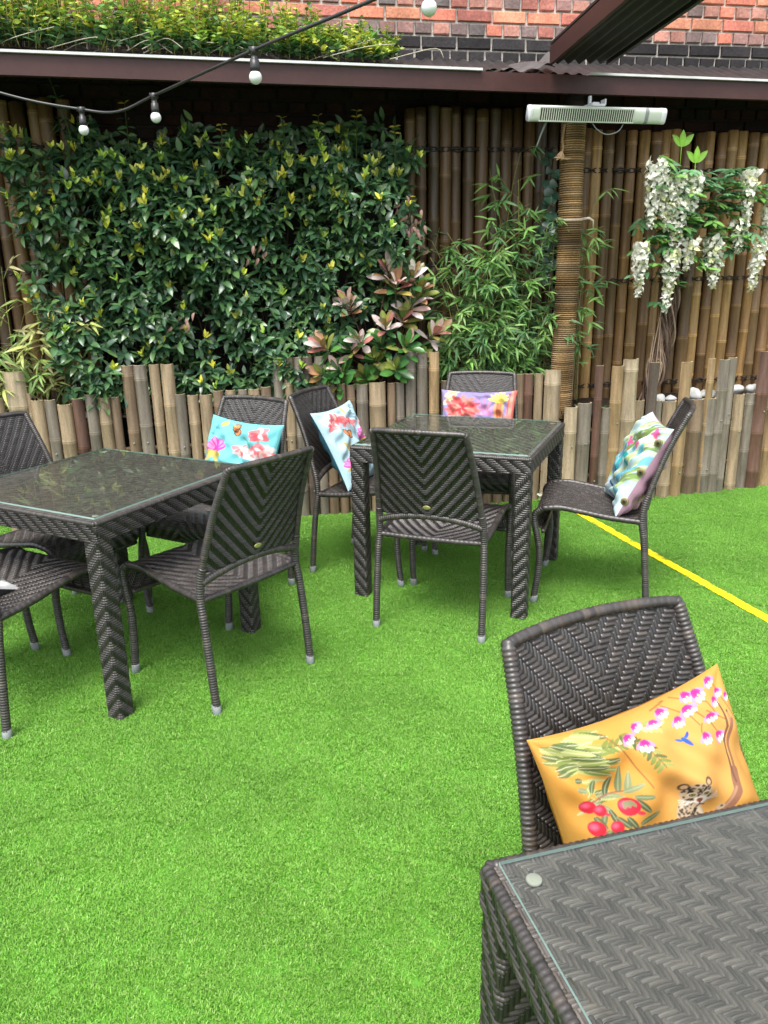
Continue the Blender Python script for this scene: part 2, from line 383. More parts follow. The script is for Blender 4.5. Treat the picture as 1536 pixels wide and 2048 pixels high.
    # small oval badge on the back of the backrest
    th = np.linspace(0, 2*math.pi, 20, endpoint=False); zc = 0.575; yc = float(side_profile(zc)) - .022 - .006
    V = []
    for dy, s_ in ((0.003, 1), (-.001, 1), (-.0016, .85)):
        V += [(0.017*s_*math.cos(a), yc + dy - .25*(.009*s_*math.sin(a)), zc + .009*s_*math.sin(a)) for a in th]
    V.append((0, yc - .0014, zc)); n = 20
    F4 = [[r*n+i, r*n+(i+1) % n, (r+1)*n+(i+1) % n, (r+1)*n+i] for r in range(2) for i in range(n)]
    F3 = [[2*n+i, 2*n+(i+1) % n, 3*n] for i in range(n)]
    mk('badge', np.array(V), [np.array(F4), np.array(F3)], M_BRASS, root)
    return root
def aim(fx, fy): return math.atan2(-fx, fy)
CH = [  # x, y, facing, label
 ('C1', -.6545, 2.823, (-.77, .639), 'empty black wicker chair with its back to the camera, right beside the large left table'),
 ('C2', -.80, 3.563, (-.474, -.88), 'black wicker chair with a turquoise flowered cushion, by the bamboo edging'),
 ('C3', -1.434, 3.281, (.874, -.486), 'black wicker chair without cushion cut by the left edge, below the thick pale bamboo stake'),
 ('C4', -1.396, 2.68, (.474, .88), 'black wicker chair whose seat carries a grey and white cushion, cut by the left edge'),
 ('D1', .27, 3.314, (.368, .929), 'empty black wicker chair with its back to the camera, in front of the middle table'),
 ('D2', -.050, 3.945, (.908, -.42), 'black wicker chair with the pale blue cushion, left of the middle table'),
 ('D3', .511, 4.314, (-.233, -.972), 'black wicker chair with the purple and coral cushion, behind the middle table'),
 ('D4', 1.0055, 3.548, (-.952, .306), 'black wicker chair seen side-on with a leafy cushion that has round buttons'),
 ('E1', .53, .954, (.424, -.905), 'large black wicker chair with the yellow leopard cushion, nearest the camera')]
chairM = {}
proto = make_chair()
for i, (key, x, y, f, lab) in enumerate(CH):
    o = proto if i == 0 else copy_tree(proto)
    o.location = (x, y, 0); o.rotation_euler = (0, 0, aim(*f))
    tag(o, lab, 'chair', 'black wicker dining chairs')
    chairM[key] = Matrix.Translation((x, y, 0)) @ Matrix.Rotation(aim(*f), 4, 'Z')

# ------------------------------------------------------------------ table
TS, TZ = 0.8334, 0.745
def make_table():
    root = empty('dining_table'); h = TS/2
    P = lambda u, v: np.stack([(2*u-1)*(h-.012), (2*v-1)*(h-.012), 0*u + TZ - .0075], -1)
    N = lambda u, v: np.stack([0*u, 0*u, 1 + 0*u], -1)
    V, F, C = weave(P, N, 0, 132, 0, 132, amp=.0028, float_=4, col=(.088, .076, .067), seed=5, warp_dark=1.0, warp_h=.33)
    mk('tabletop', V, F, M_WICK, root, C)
    # apron all round, woven
    rc = .012; L4 = 4*(2*h)
    def AP(u, v, zb=.668, zt=.728):
        q = u*4; sd_ = np.minimum(np.floor(q), 3); f = q - sd_; t = (2*f-1)*h
        x = np.choose(sd_.astype(int), [t, h+0*t, -t, -h+0*t]); y = np.choose(sd_.astype(int), [-h+0*t, t, h+0*t, -t])
        return np.stack([x, y, zb + (zt-zb)*v], -1)
    def AN(u, v):
        sd_ = np.minimum(np.floor(u*4), 3).astype(int)
        return np.stack([np.choose(sd_, [0*u, 1+0*u, 0*u, -1+0*u]), np.choose(sd_, [-1+0*u, 0*u, 1+0*u, 0*u]), 0*u], -1)
    nu = 4*84; cv = []
    V, F, C = weave(AP, AN, 0, nu, 0, 8, amp=.0032, float_=3, col=WCOL, seed=6, wrap=True)
    mk('apron', V, F, M_WICK, root, C)
    m = MB()
    pts = []; e = h - .006
    for k in range(4):
        ax, ay = [(-1, -1), (1, -1), (1, 1), (-1, 1)][k]; bx, by = [(1, -1), (1, 1), (-1, 1), (-1, -1)][k]
        ring_tube(m, [(ax*e, ay*e, .733), ((ax+bx)/2*e, (ay+by)/2*e, .733), (bx*e, by*e, .733)], r=.0095, pitch=.0095, seed=60+k, col=(.030, .026, .024), depth=.10)
    m.build('rim', M_WICK, root)
    m = MB(); m.box((0, 0, .690), (2*h-.02, 2*h-.02, .012), (.02, .017, .015)); m.build('underframe', M_WICK, root, smooth=False)
    # woven leg around a square post, chevron on the outer corner
    a = .033
    def LP(u, v):
        th = u*4; sd_ = np.minimum(np.floor(th), 3).astype(int); f = th - sd_; t = (2*f-1)*a
        k = 1 - 0.10*np.clip((np.abs(2*f-1) - .7)/.3, 0, 1)**2
        x = np.choose(sd_, [t, a+0*t, -t, -a+0*t])*k; y = np.choose(sd_, [-a+0*t, t, a+0*t, -t])*k
        return np.stack([x, y, .002 + .690*v], -1)
    def LN(u, v):
        sd_ = np.minimum(np.floor(u*4), 3).astype(int)
        return np.stack([np.choose(sd_, [0*u, 1+0*u, 0*u, -1+0*u]), np.choose(sd_, [-1+0*u, 0*u, 1+0*u, 0*u]), 0*u], -1)
    V, F, C = weave(LP, LN, 0, 32, 0, 74, amp=.0032, float_=3, chevron=[0, 16, 32], col=WCOL, seed=7, wrap=True)
    lo = mk('leg', V, F, M_WICK, root, C)
    c = h - a - .001
    for k, (sx, sy) in enumerate([(-1, -1), (1, -1), (1, 1), (-1, 1)]):
        o = lo if k == 0 else lo.copy()
        if k: COL.objects.link(o); o.parent = root
        o.location = (sx*c, sy*c, 0); o.rotation_euler = (0, 0, k*math.pi/2)
    # glass sheet with a polished green edge, and four clear pads
    g = h - .018
    V = np.array([(-g, -g, TZ+.0005), (g, -g, TZ+.0005), (g, g, TZ+.0005), (-g, g, TZ+.0005)]); gl = mk('glass_top', np.r_[V, V + [0, 0, .0055]], [np.array([[4, 5, 6, 7]])], M_GLASS, root, smooth=False)
    V = np.r_[V, V + [0, 0, .0055]]
    mk('glass_edge', V, np.array([[0, 1, 5, 4], [1, 2, 6, 5], [2, 3, 7, 6], [3, 0, 4, 7]]), M_GEDGE, gl, smooth=False); mk('glass_underside', V[:4], np.array([[3, 2, 1, 0]]), M_GUND, gl, smooth=False)
    q = g - .035
    for sx, sy in [(-1, -1), (1, -1), (1, 1), (-1, 1)]:
        m = MB(); m.tube([(sx*q, sy*q, TZ-.005), (sx*q, sy*q, TZ-.001), (sx*q, sy*q, TZ)], [.011, .011, .0095], 16, (.45, .45, .38)); m.build('glass_pad', M_SOFT, root)
    return root
tb = make_table()
def put(o, x, y, rz): o.location = (x, y, 0); o.rotation_euler = (0, 0, rz)
put(tb, -1.11402, 3.00098, 1.0772561)
tag(tb, 'black wicker glass-topped table at the left with four chairs round it', 'table', 'black wicker glass-topped tables')
t2 = copy_tree(tb); put(t2, .39169, 3.74338, -.388103)
tag(t2, 'black wicker glass-topped table in the middle, before the purple cushion', 'table', 'black wicker glass-topped tables')
t3 = copy_tree(tb); a3 = math.radians(14.9); c3 = np.array([.123, .881]) + TS/2*np.array([math.cos(a3), math.sin(a3)]) + TS/2*np.array([math.sin(a3), -math.cos(a3)])
put(t3, float(c3[0]), float(c3[1]), a3)
tag(t3, 'black wicker glass-topped table nearest the camera, in front of the yellow cushion', 'table', 'black wicker glass-topped tables')

# ------------------------------------------------------------------ printed cushions
class Canvas:
    def __init__(s, W, H, bg, unit=None, y0=0.0, sy=1.0):
        s.W, s.H = W, H; U = unit or H; s.asp = W/U
        s.y, s.x = np.meshgrid(((np.arange(H)+.5)/U-y0)/sy, (np.arange(W)+.5)/U, indexing='ij')   # x in units of the height
        s.a = np.tile(lin(bg), (H, W, 1)); s.px = 1.0/U
    def put(s, m, col, al=1.0):
        m = np.clip(m, 0, 1)[..., None]*al; s.a = s.a*(1-m) + m*lin(col)
    def ell(s, cx, cy, rx, ry, ang, col, al=1.0, soft=1.0):
        c, n = math.cos(ang), math.sin(ang); dx, dy = s.x-cx, s.y-cy
        q = np.sqrt(((dx*c+dy*n)/rx)**2 + ((-dx*n+dy*c)/ry)**2); s.put((1-q)*min(rx, ry)/(s.px*soft)+.5, col, al)
    def leaf(s, x0, y0, x1, y1, w, col, al=1.0, vein=None):
        L = math.hypot(x1-x0, y1-y0); c, n = (x1-x0)/L, (y1-y0)/L; dx, dy = s.x-x0, s.y-y0
        t = (dx*c+dy*n)/L; d = np.abs(-dx*n+dy*c); hw = w*np.sqrt(np.clip(np.sin(math.pi*np.clip(t, 0, 1)**.8), 0, 1))
        s.put(np.where((t > 0) & (t < 1), (hw-d)/s.px+.5, 0), col, al)
        if vein: s.line([(x0, y0), (x1, y1)], s.px*.8, vein, .6)
    def line(s, pts, w, col, al=1.0):
        m = np.zeros_like(s.x)
        for (x0, y0), (x1, y1) in zip(pts[:-1], pts[1:]):
            L2 = (x1-x0)**2+(y1-y0)**2; t = np.clip(((s.x-x0)*(x1-x0)+(s.y-y0)*(y1-y0))/L2, 0, 1)
            d = np.hypot(s.x-x0-t*(x1-x0), s.y-y0-t*(y1-y0)); m = np.maximum(m, (w-d)/s.px+.5)
        s.put(m, col, al)
    def flower(s, cx, cy, r, col, n=6, a0=0.0, core=None, tip=None, w=.34):
        for k in range(n):
            a = a0 + k*2*math.pi/n
            s.leaf(cx, cy, cx+r*math.cos(a), cy+r*math.sin(a), r*w, col, 1)
            if tip: s.leaf(cx+.35*r*math.cos(a), cy+.35*r*math.sin(a), cx+r*math.cos(a), cy+r*math.sin(a), r*w*.6, tip, .7)
        if core: s.ell(cx, cy, r*.2, r*.2, 0, core)
rr = random.Random(3)

def art_yellow():
    c = Canvas(300, 300, (217, 157, 72), unit=216, y0=.70, sy=.685); A = c.asp
    c.ell(.95, .55, .5, .4, 0, (217, 166, 96), .5, 60); c.ell(.35, .55, .3, .3, 0, (220, 150, 52), .5, 50)
    G = [(120, 135, 62), (150, 160, 85), (86, 104, 56), (176, 182, 110), (205, 205, 150)]
    for k in range(46):                                  # pale foliage of the upper left corner
        x = rr.uniform(.02, .30); y = rr.uniform(.70, .98); a = rr.uniform(-.5, .5)
        c.leaf(x, y, x+.15*math.cos(a), y+.11*math.sin(a)-.03, .026, rr.choice(G[:4]), .9, (225, 220, 175))
    for k in range(12):
        x = .22+rr.uniform(-.03, .05); y = .62-.018*k+rr.uniform(-.01, .02); a = rr.choice([0.3, 2.8])+rr.uniform(-.5, .3)
        c.leaf(x, y, x+.10*math.cos(a), y-.07*abs(math.sin(a))-.02, .017, rr.choice(G[:4]), .95, (215, 210, 160))
    def spray(x, y, a, n, L, cols):
        for k in range(n):
            px_, py_ = x+k*L*.28*math.cos(a), y+k*L*.28*math.sin(a)
            for sgn in (-1, 1): c.leaf(px_, py_, px_+L*.62*math.cos(a+sgn*.75), py_+L*.62*math.sin(a+sgn*.75), .012, rr.choice(cols), .95)
        c.line([(x, y), (x+n*L*.28*math.cos(a), y+n*L*.28*math.sin(a))], .003, (110, 100, 60))
    spray(.36, .86, -.15, 6, .12, G); spray(.50, .90, -.95, 6, .11, G[:4]); spray(.60, .80, -1.35, 6, .13, G[:3]); spray(.66, .90, -.5, 4, .11, G[1:])
    for pts in ([(.42, .92), (.50, .70), (.56, .45)], [(.86, .97), (1.0, .80), (1.02, .72)], [(.95, .99), (1.13, .86), (1.16, .72)], [(1.02, .86), (1.10, .70), (1.13, .60)],
                [(1.10, .80), (1.2, .68)], [(1.28, .90), (1.29, .66)], [(1.04, .72), (.99, .68)], [(1.145, .60), (1.145, .50)], [(.78, .97), (.9, .99)]):
        c.line(pts, .004, (140, 92, 52), .9)
    for (x, y, r, a) in [(.53, .875, .05, -1.2), (.62, .92, .045, -.9), (.62, .79, .055, -1.8), (.90, .84, .055, -1.7), (.99, .88, .06, -1.2), (1.11, .76, .05, -1.4),
                         (1.00, .66, .05, -1.6), (.74, .90, .045, -1.5), (1.04, .97, .05, -1.5), (1.12, .60, .05, -1.3), (1.20, .84, .045, -1.6), (1.10, .95, .06, -1.2), (1.24, .97, .05, -1.4), (1.28, .86, .04, -1.6), (1.33, .80, .035, -1.4), (.82, .95, .05, -1.3)]:
        r = r*1.08
        for k in range(5):
            q = a+(k-2)*.5; c.leaf(x, y, x+1.25*r*math.cos(q), y+1.25*r*math.sin(q), r*.34, (250, 246, 236) if k in (1, 2, 3) else (250, 150, 190), .95)
        for k in range(4):
            q = a+(k-1.5)*.62; c.leaf(x-.2*r*math.cos(a), y-.2*r*math.sin(a), x+.72*r*math.cos(q), y+.72*r*math.sin(q), r*.22, (240, 44, 140), .95)
        c.ell(x+.5*r*math.cos(a), y+.5*r*math.sin(a), r*.14, r*.14, 0, (240, 220, 120), .9)
    c.leaf(.86, .70, .90, .62, .014, (50, 98, 178)); c.leaf(.86, .67, .82, .70, .010, (60, 110, 190)); c.leaf(.88, .69, .91, .73, .010, (40, 80, 160)); c.ell(.885, .70, .012, .010, 0, (50, 100, 190))
    c.leaf(1.245, .72, 1.22, .62, .010, (200, 130, 90)); c.ell(1.245, .72, .010, .009, 0, (120, 80, 60))
    c.x = c.x + .10
    BR = (150, 104, 78)
    c.line([(.70, .02), (.92, .075), (1.06, .12), (1.17, .20), (1.22, .32)], .030, BR); c.line([(1.22, .30), (1.27, .48), (1.345, .66)], .012, BR); c.line([(1.19, .25), (1.22, .45), (1.30, .62), (1.32, .80)], .008, (120, 84, 62))
    c.line([(.8, .06), (1.06, .14), (1.17, .22)], .008, (185, 142, 112), .8)
    keep = (c.x, c.y); c.x = .92+(c.x-.875)/1.35; c.y = .285+(c.y-.30)/1.35
    # leopard lying on the branch
    TN = (190, 166, 136)
    c.ell(.74, .075, .17, .060, .22, TN); c.ell(.88, .16, .065, .105, -.15, TN); c.ell(.93, .285, .062, .068, 0, TN); c.ell(.940, .252, .026, .024, 0, (242, 232, 212))
    c.ell(.885, .345, .020, .022, 0, (90, 70, 50)); c.ell(.985, .345, .020, .022, 0, (90, 70, 50)); c.ell(.887, .343, .012, .013, 0, (205, 168, 126)); c.ell(.983, .343, .012, .013, 0, (205, 168, 126))
    c.ell(.915, .13, .022, .08, -.2, (232, 216, 188), .6)
    for k in range(430):
        t = rr.random(); q = rr.uniform(0, 6.283); d = math.sqrt(rr.random())
        if t < .5: x, y = .74+.16*d*math.cos(q), .075+.052*d*math.sin(q); y += (x-.74)*.22
        elif t < .75: x, y = .88+.055*d*math.cos(q), .16+.095*d*math.sin(q)
        else:
            x, y = .93+.056*d*math.cos(q), .288+.060*d*math.sin(q)
            if (abs(x-.94) < .026 and y < .272) or min(abs(x-.912), abs(x-.962)) < .016 and abs(y-.287) < .014: continue
        c.ell(x, y, rr.uniform(.0032, .006), rr.uniform(.003, .0054), rr.uniform(0, 3), (34, 24, 18), .95)
    for ex in (.912, .962): c.ell(ex, .288, .016, .014, 0, (238, 222, 190)); c.ell(ex, .287, .012, .010, 0, (28, 22, 16)); c.ell(ex, .288, .007, .007, 0, (186, 176, 90)); c.ell(ex, .288, .0035, .005, 0, (10, 10, 10))
    c.leaf(.937, .262, .937, .235, .012, (150, 80, 70)); c.line([(.937, .237), (.937, .225), (.92, .216)], .003, (50, 30, 24)); c.line([(.937, .225), (.954, .216)], .003, (50, 30, 24))
    for k in range(4): c.line([(.96, .245), (1.02, .235+.012*k)], .0016, (250, 245, 235), .8); c.line([(.915, .245), (.86, .235+.012*k)], .0016, (250, 245, 235), .8)
    c.ell(1.03, .165, .02, .014, .3, TN); c.ell(1.035, .168, .006, .005, 0, (40, 30, 24))
    c.x = keep[0]-.10; c.y = keep[1]-.17
    # pomegranates and leaves, lower left
    for (x0, y0, x1, y1) in [(.20, .30, .30, .20), (.24, .33, .40, .27), (.30, .30, .36, .45), (.38, .30, .42, .52), (.42, .30, .47, .44), (.40, .30, .52, .33), (.44, .26, .55, .22), (.44, .24, .50, .12), (.26, .24, .20, .12), (.28, .22, .30, .08), (.22, .36, .27, .44),
                             (.30, .16, .36, .06), (.18, .20, .22, .10), (.36, .14, .40, .03), (.14, .42, .20, .38), (.15, .48, .20, .46), (.24, .10, .30, .02), (.16, .05, .24, .09), (.42, .06, .56, .10)]:
        c.leaf(x0, y0, x1, y1, .020, rr.choice([(92, 108, 70), (112, 126, 84), (74, 92, 60), (136, 146, 104)]), .97, (175, 180, 140))
    c.line([(.16, .30), (.26, .31), (.40, .31)], .005, (150, 100, 80))
    for (x, y, r) in [(.165, .275, .045), (.225, .235, .038), (.395, .20, .058), (.165, .12, .05), (.28, .10, .04)]:
        c.ell(x, y, r, r*1.05, 0, (206, 32, 56)); c.ell(x-.25*r, y+.3*r, r*.4, r*.35, 0, (246, 120, 150), .75, 6); c.leaf(x+.5*r, y-.8*r, x+1.2*r, y-1.3*r, r*.25, (225, 60, 80))
    for k in range(3): c.leaf(.39+.01*k, .24, .37+.03*k, .19, .012, (130, 140, 100), .9)
    c.y = c.y+.17
    for k in range(6): c.leaf(1.36, .50-.05*k, 1.30+.01*k, .40-.05*k, .018, rr.choice([(92, 108, 66), (128, 134, 92)]), .9)
    return c
def art_turq(bg, variant):
    c = Canvas(130, 130, bg, y0=.20, sy=.80)
    def lily(x, y, r, a):
        for k in range(9):
            q = a+k*.7+rr.uniform(-.25, .25); L = r*rr.uniform(.7, 1.15); c.leaf(x, y, x+L*math.cos(q), y+L*math.sin(q), r*.34, rr.choice([(248, 206, 206), (240, 120, 128), (236, 96, 104), (250, 226, 222)]), .85)
        for k in range(7):
            q = a+k*.9+rr.uniform(-.3, .3); c.leaf(x, y, x+.7*r*math.cos(q), y+.7*r*math.sin(q), r*.16, rr.choice([(222, 70, 84), (240, 140, 140), (250, 230, 226)]), .7)
        c.ell(x, y, r*.10, r*.10, 0, (245, 190, 150), .8)
    def butterfly(x, y, r, a):
        for s_ in (-.7, .5): c.leaf(x, y, x+r*math.cos(a+s_), y+r*math.sin(a+s_), r*.42, (92, 58, 44)); c.leaf(x+.1*r*math.cos(a+s_), y+.1*r*math.sin(a+s_), x+.9*r*math.cos(a+s_), y+.9*r*math.sin(a+s_), r*.32, (232, 150, 92))
        c.line([(x, y), (x+r*.9*math.cos(a), y+r*.9*math.sin(a))], .006, (80, 46, 36))
    def mag(x, y, r):
        for q in (.6, 1.1, 1.57, 2.05, 2.55): c.leaf(x, y, x+r*math.cos(q), y+r*math.sin(q), r*.30, (236, 60, 170), .95); c.leaf(x, y+.2*r, x+.95*r*math.cos(q), y+.95*r*math.sin(q), r*.15, (250, 160, 215), .9)
        for q in (-.3, -1.0, 3.4, 4.2): c.leaf(x, y, x+.8*r*math.cos(q), y+.8*r*math.sin(q), r*.17, (206, 186, 92), .95)
    if variant == 0:
        for k in range(9): x, y = .04+rr.uniform(0, .16), rr.uniform(.55, .95); c.leaf(x, y, x+.10, y+rr.uniform(-.06, .06), .010, (84, 160, 170), .8)
        for pts in ([(.60, .72), (.72, .62), (.70, .50)], [(.78, .78), (.82, .64), (.90, .58)], [(.27, .30), (.27, .45)]): c.line(pts, .008, (96, 150, 120))
        mag(.23, .46, .21); butterfly(.43, .80, .15, .55)
        for x, y, r, a in [(.76, .80, .15, .2), (.62, .54, .11, .9), (.88, .56, .14, .1), (.74, .50, .10, .4)]: lily(x, y, r, a)
        c.leaf(.30, .96, .27, .84, .03, (214, 200, 110)); c.leaf(.36, .93, .48, .86, .012, (170, 190, 130)); c.leaf(.80, .22, .68, .32, .03, (196, 206, 110)); c.leaf(.05, .22, .07, .40, .03, (214, 90, 70)); c.leaf(.06, .25, .06, .44, .012, (60, 50, 60)); lily(.30, .12, .13, .5); lily(.8, .08, .12, .1)
    else:
        for k in range(12): x, y = rr.uniform(.60, .9), rr.uniform(.68, .95); c.leaf(x, y, x+.14, y-.09, .010, (130, 160, 170), .85)
        for pts in ([(.40, .92), (.46, .80)], [(.55, .80), (.58, .64)], [(.80, .66), (.92, .60)], [(.30, .40), (.26, .20)]): c.line(pts, .007, (150, 170, 150))
        for x, y, r, a in [(.30, .80, .16, .1), (.46, .74, .14, .6), (.16, .72, .12, .3), (.60, .66, .12, .9), (.93, .56, .12, .3)]: lily(x, y, r, a)
        butterfly(.36, .47, .15, 1.3); mag(.80, .36, .20)
        for q in (-.4, .3, 1.2, 2.0): c.leaf(.26, .25, .26+.2*math.cos(q), .25+.2*math.sin(q), .03, (208, 178, 92), .9)
        c.leaf(.60, .98, .58, .84, .025, (196, 206, 120)); lily(.6, .1, .14, .2); mag(.15, .05, .14)
    return c
def art_purple():
    c = Canvas(150, 130, (156, 144, 190), y0=.22, sy=.85); A = c.asp
    for k in range(16): x, y = rr.uniform(0, A), rr.uniform(0, 1); c.leaf(x, y, x+rr.uniform(-.2, .2), y+rr.uniform(.05, .2), .03, rr.choice([(158, 140, 200), (192, 170, 214)]), .8)
    for x0, y0, x1, y1 in [(.02, .62, .26, .82), (.05, .76, .30, .93), (.1, .9, .4, .98)]: c.leaf(x0, y0, x1, y1, .05, (238, 206, 190), .95); c.leaf(x0+.05, y0+.05, x1, y1, .02, (222, 186, 110), .9)
    for k in range(9): a = math.pi*(k+.3)/9; c.leaf(.66, .44, .66+.36*math.cos(a), .44+.36*math.sin(a), .018, rr.choice([(222, 150, 184), (206, 134, 184), (232, 172, 190)]), .95)
    for k in range(22): a = k*2*math.pi/22+.1; L = .28 if k % 2 else .22; c.leaf(.34, .55, .34+L*1.1*math.cos(a), .55+L*math.sin(a), .042, rr.choice([(232, 110, 104), (236, 138, 126), (214, 86, 90)]), .97)
    for k in range(10): a = k*.63; c.leaf(.34, .55, .34+.12*math.cos(a), .55+.12*math.sin(a), .022, rr.choice([(250, 160, 140), (226, 60, 76)]), .95)
    c.leaf(.90, .34, .90, .80, .075, (234, 170, 110), .97); c.leaf(.88, .36, .88, .76, .02, (206, 96, 80), .8); c.leaf(.92, .36, .92, .76, .02, (206, 110, 80), .8)
    for a in (.35, .8, 1.2, 1.57, 1.95, 2.35, 2.8): c.leaf(.90, .68, .90+.19*math.cos(a), .68+.22*math.sin(a), .028, (238, 232, 118), .97)
    c.leaf(1.10, .30, 1.12, .98, .08, (226, 116, 106)); c.leaf(1.08, .30, 1.09, .96, .03, (252, 160, 140)); c.ell(1.05, .34, .09, .12, 0, (246, 150, 140)); c.ell(1.10, .28, .05, .08, 0, (240, 110, 100))
    for k in range(8): c.leaf(rr.uniform(0, A), rr.uniform(.0, .2), rr.uniform(0, A), rr.uniform(.05, .25), .03, rr.choice([(246, 190, 196), (250, 214, 206), (200, 206, 130)]), .9)
    return c
def art_leafy():
    c = Canvas(130, 130, (206, 232, 236))
    for k in range(60):
        t = (k % 34)/34; x = .30+.6*t + (.28 if k > 33 else 0); y0 = .95-.65*t
        pts = [(x-.25+.12*math.sin(k*.7)+j*.09, y0-.25+.09*j+.035*math.sin(k*1.1+j*2.1)) for j in range(6)]
        c.line(pts, .009, rr.choice([(150, 178, 96), (120, 150, 90), (198, 214, 150), (222, 232, 196)]), .95)
    for k in range(26): x, y = rr.uniform(0, 1.0), rr.uniform(.02, .6); a = rr.uniform(.6, 1.6); c.leaf(x, y, x+.22*math.cos(a), y+.22*math.sin(a), .03, rr.choice([(120, 204, 222), (96, 178, 206), (160, 220, 230), (100, 150, 186)]), .9)
    c.line([(.5+.18*math.cos(a), .40+.14*math.sin(a)) for a in np.linspace(.2, 3.3, 12)], .035, (52, 186, 190)); c.line([(.40, .02), (.28, .20), (.30, .36)], .018, (70, 110, 156))
    for x, y, a in [(.10, .28, 1.1), (.16, .36, 1.0), (.06, .20, 1.2)]: c.leaf(x, y, x+.25*math.cos(a), y+.25*math.sin(a), .025, (206, 216, 92), .95)
    for x, y in [(.70, .72), (.10, .10), (.86, .90), (.30, .66)]: c.flower(x, y, .07, (244, 110, 170), 5)
    c.ell(.46, .58, .02, .03, 0, (240, 150, 60))
    return c
def art_grey():
    c = Canvas(90, 90, (225, 226, 224))
    for k in range(60): x, y, a = rr.random(), rr.random(), rr.uniform(0, 6.3); c.leaf(x, y, x+.22*math.cos(a), y+.22*math.sin(a), .03, rr.choice([(40, 42, 44), (90, 94, 96), (150, 154, 154), (245, 245, 242)]), .95)
    return c

def make_cushion(label, canvas, W, H, T, back_rgb, M, seed, edge_rgb=None, cat_group='printed seat cushions'):
    rs = np.random.RandomState(seed); nx, ny = canvas.W, canvas.H
    def surf(n1, n2, sgn):
        u, v = np.meshgrid(np.linspace(0, 1, n1), np.linspace(0, 1, n2), indexing='ij'); X = 2*u-1; Y = 2*v-1
        pin = .085
        x = X*W/2*(1 - pin*(1-Y**2)*np.abs(X)**2); y = Y*H/2*(1 - pin*(1-X**2)*np.abs(Y)**2)
        th = T/2*((1-np.abs(X)**2.6)*(1-np.abs(Y)**2.6))**.45
        wr = sum(rs2[2]*np.sin(rs2[0]*X*5+rs2[1]*Y*5+rs2[3]) for rs2 in WR)*.0052*np.clip((1-np.maximum(abs(X), abs(Y)))*5, 0, 1)
        sg = .018*np.sin(2.2*X+seed)*(1-Y)                     # overall slump
        return np.stack([x, y, sgn*th + wr + sg], -1).reshape(-1, 3)
    WR = [(rs.uniform(.5, 4.2), rs.uniform(.5, 4.2)*rs.choice([-1, 1]), rs.uniform(.4, 1), rs.uniform(0, 6)) for _ in range(9)]
    V = surf(nx, ny, 1); C = np.transpose(canvas.a, (1, 0, 2)).reshape(-1, 3)*.62
    e = 3
    m = MB(); m.add(V, grid_faces(nx, ny)[:, ::1], C)
    o = m.build('cushion', M_CLOTH)
    b = MB(); b.add(surf(46, 46, -1), grid_faces(46, 46)[:, ::-1], lin(back_rgb)*.62); b.build('back_panel', M_CLOTH, o)
    o.matrix_world = M
    tag(o, label, 'cushion', cat_group); return o
def cushion_M(key, x0, y0, z0, tilt, roll=0.0, yaw=0.0):
    t = math.radians(tilt); s, c = math.sin(t), math.cos(t)
    L = Matrix(((-1, 0, 0, x0), (0, -s, c, y0), (0, c, s, z0), (0, 0, 0, 1)))
    return chairM[key] @ Matrix.Translation((x0, y0, z0)) @ Matrix.Rotation(math.radians(yaw), 4, 'Z') @ Matrix.Translation((-x0, -y0, -z0)) @ L @ Matrix.Rotation(math.radians(roll), 4, 'Z')
make_cushion('yellow cushion printed with a leopard, orchids and pomegranates', art_yellow(), .375, .43, .14, (218, 146, 40), cushion_M('E1', .02, -.145, .632, 22, 10, -9), 1)
make_cushion('turquoise cushion with pink flowers and a butterfly', art_turq((122, 208, 214), 0), .43, .43, .12, (84, 178, 190), cushion_M('C2', -.035, -.15, .635, 24, -3), 2)
make_cushion('pale blue cushion with coral lilies and an orange butterfly', art_turq((190, 224, 234), 1), .43, .43, .12, (60, 110, 128), cushion_M('D2', .0, -.15, .640, 24), 3)
make_cushion('purple cushion with coral red and yellow tropical flowers', art_purple(), .44, .38, .11, (214, 190, 214), cushion_M('D3', .0, -.16, .655, 22), 4)
d4 = make_cushion('leafy green and aqua cushion with pink back and three round buttons', art_leafy(), .43, .45, .155, (222, 176, 198), cushion_M('D4', .0, -.170, .635, 25, 0, 11), 5)
for k in range(3):
    y = (-.145, 0, .145)[k]
    p = np.array([.199 if y else .193, y, .024]); d_ = np.array([.90, 0, .43]); a_ = lambda t: tuple(p + d_*(t+.004))
    m = MB(); m.tube([a_(-.012), a_(.006)], .017, 18, lin((178, 170, 120))*.6); m.tube([a_(.006), a_(.0095)], [.012, .010], 16, lin((120, 112, 62))*.6); m.tube([a_(.009), a_(.0105)], [.006, .005], 12, (.008, .008, .008))
    m.build('button', M_SOFT, d4)
make_cushion('grey and white patterned cushion lying on the seat cut by the left edge', art_grey(), .40, .40, .09, (70, 72, 74), cushion_M('C4', -.11, -.15, .50, 72), 6)

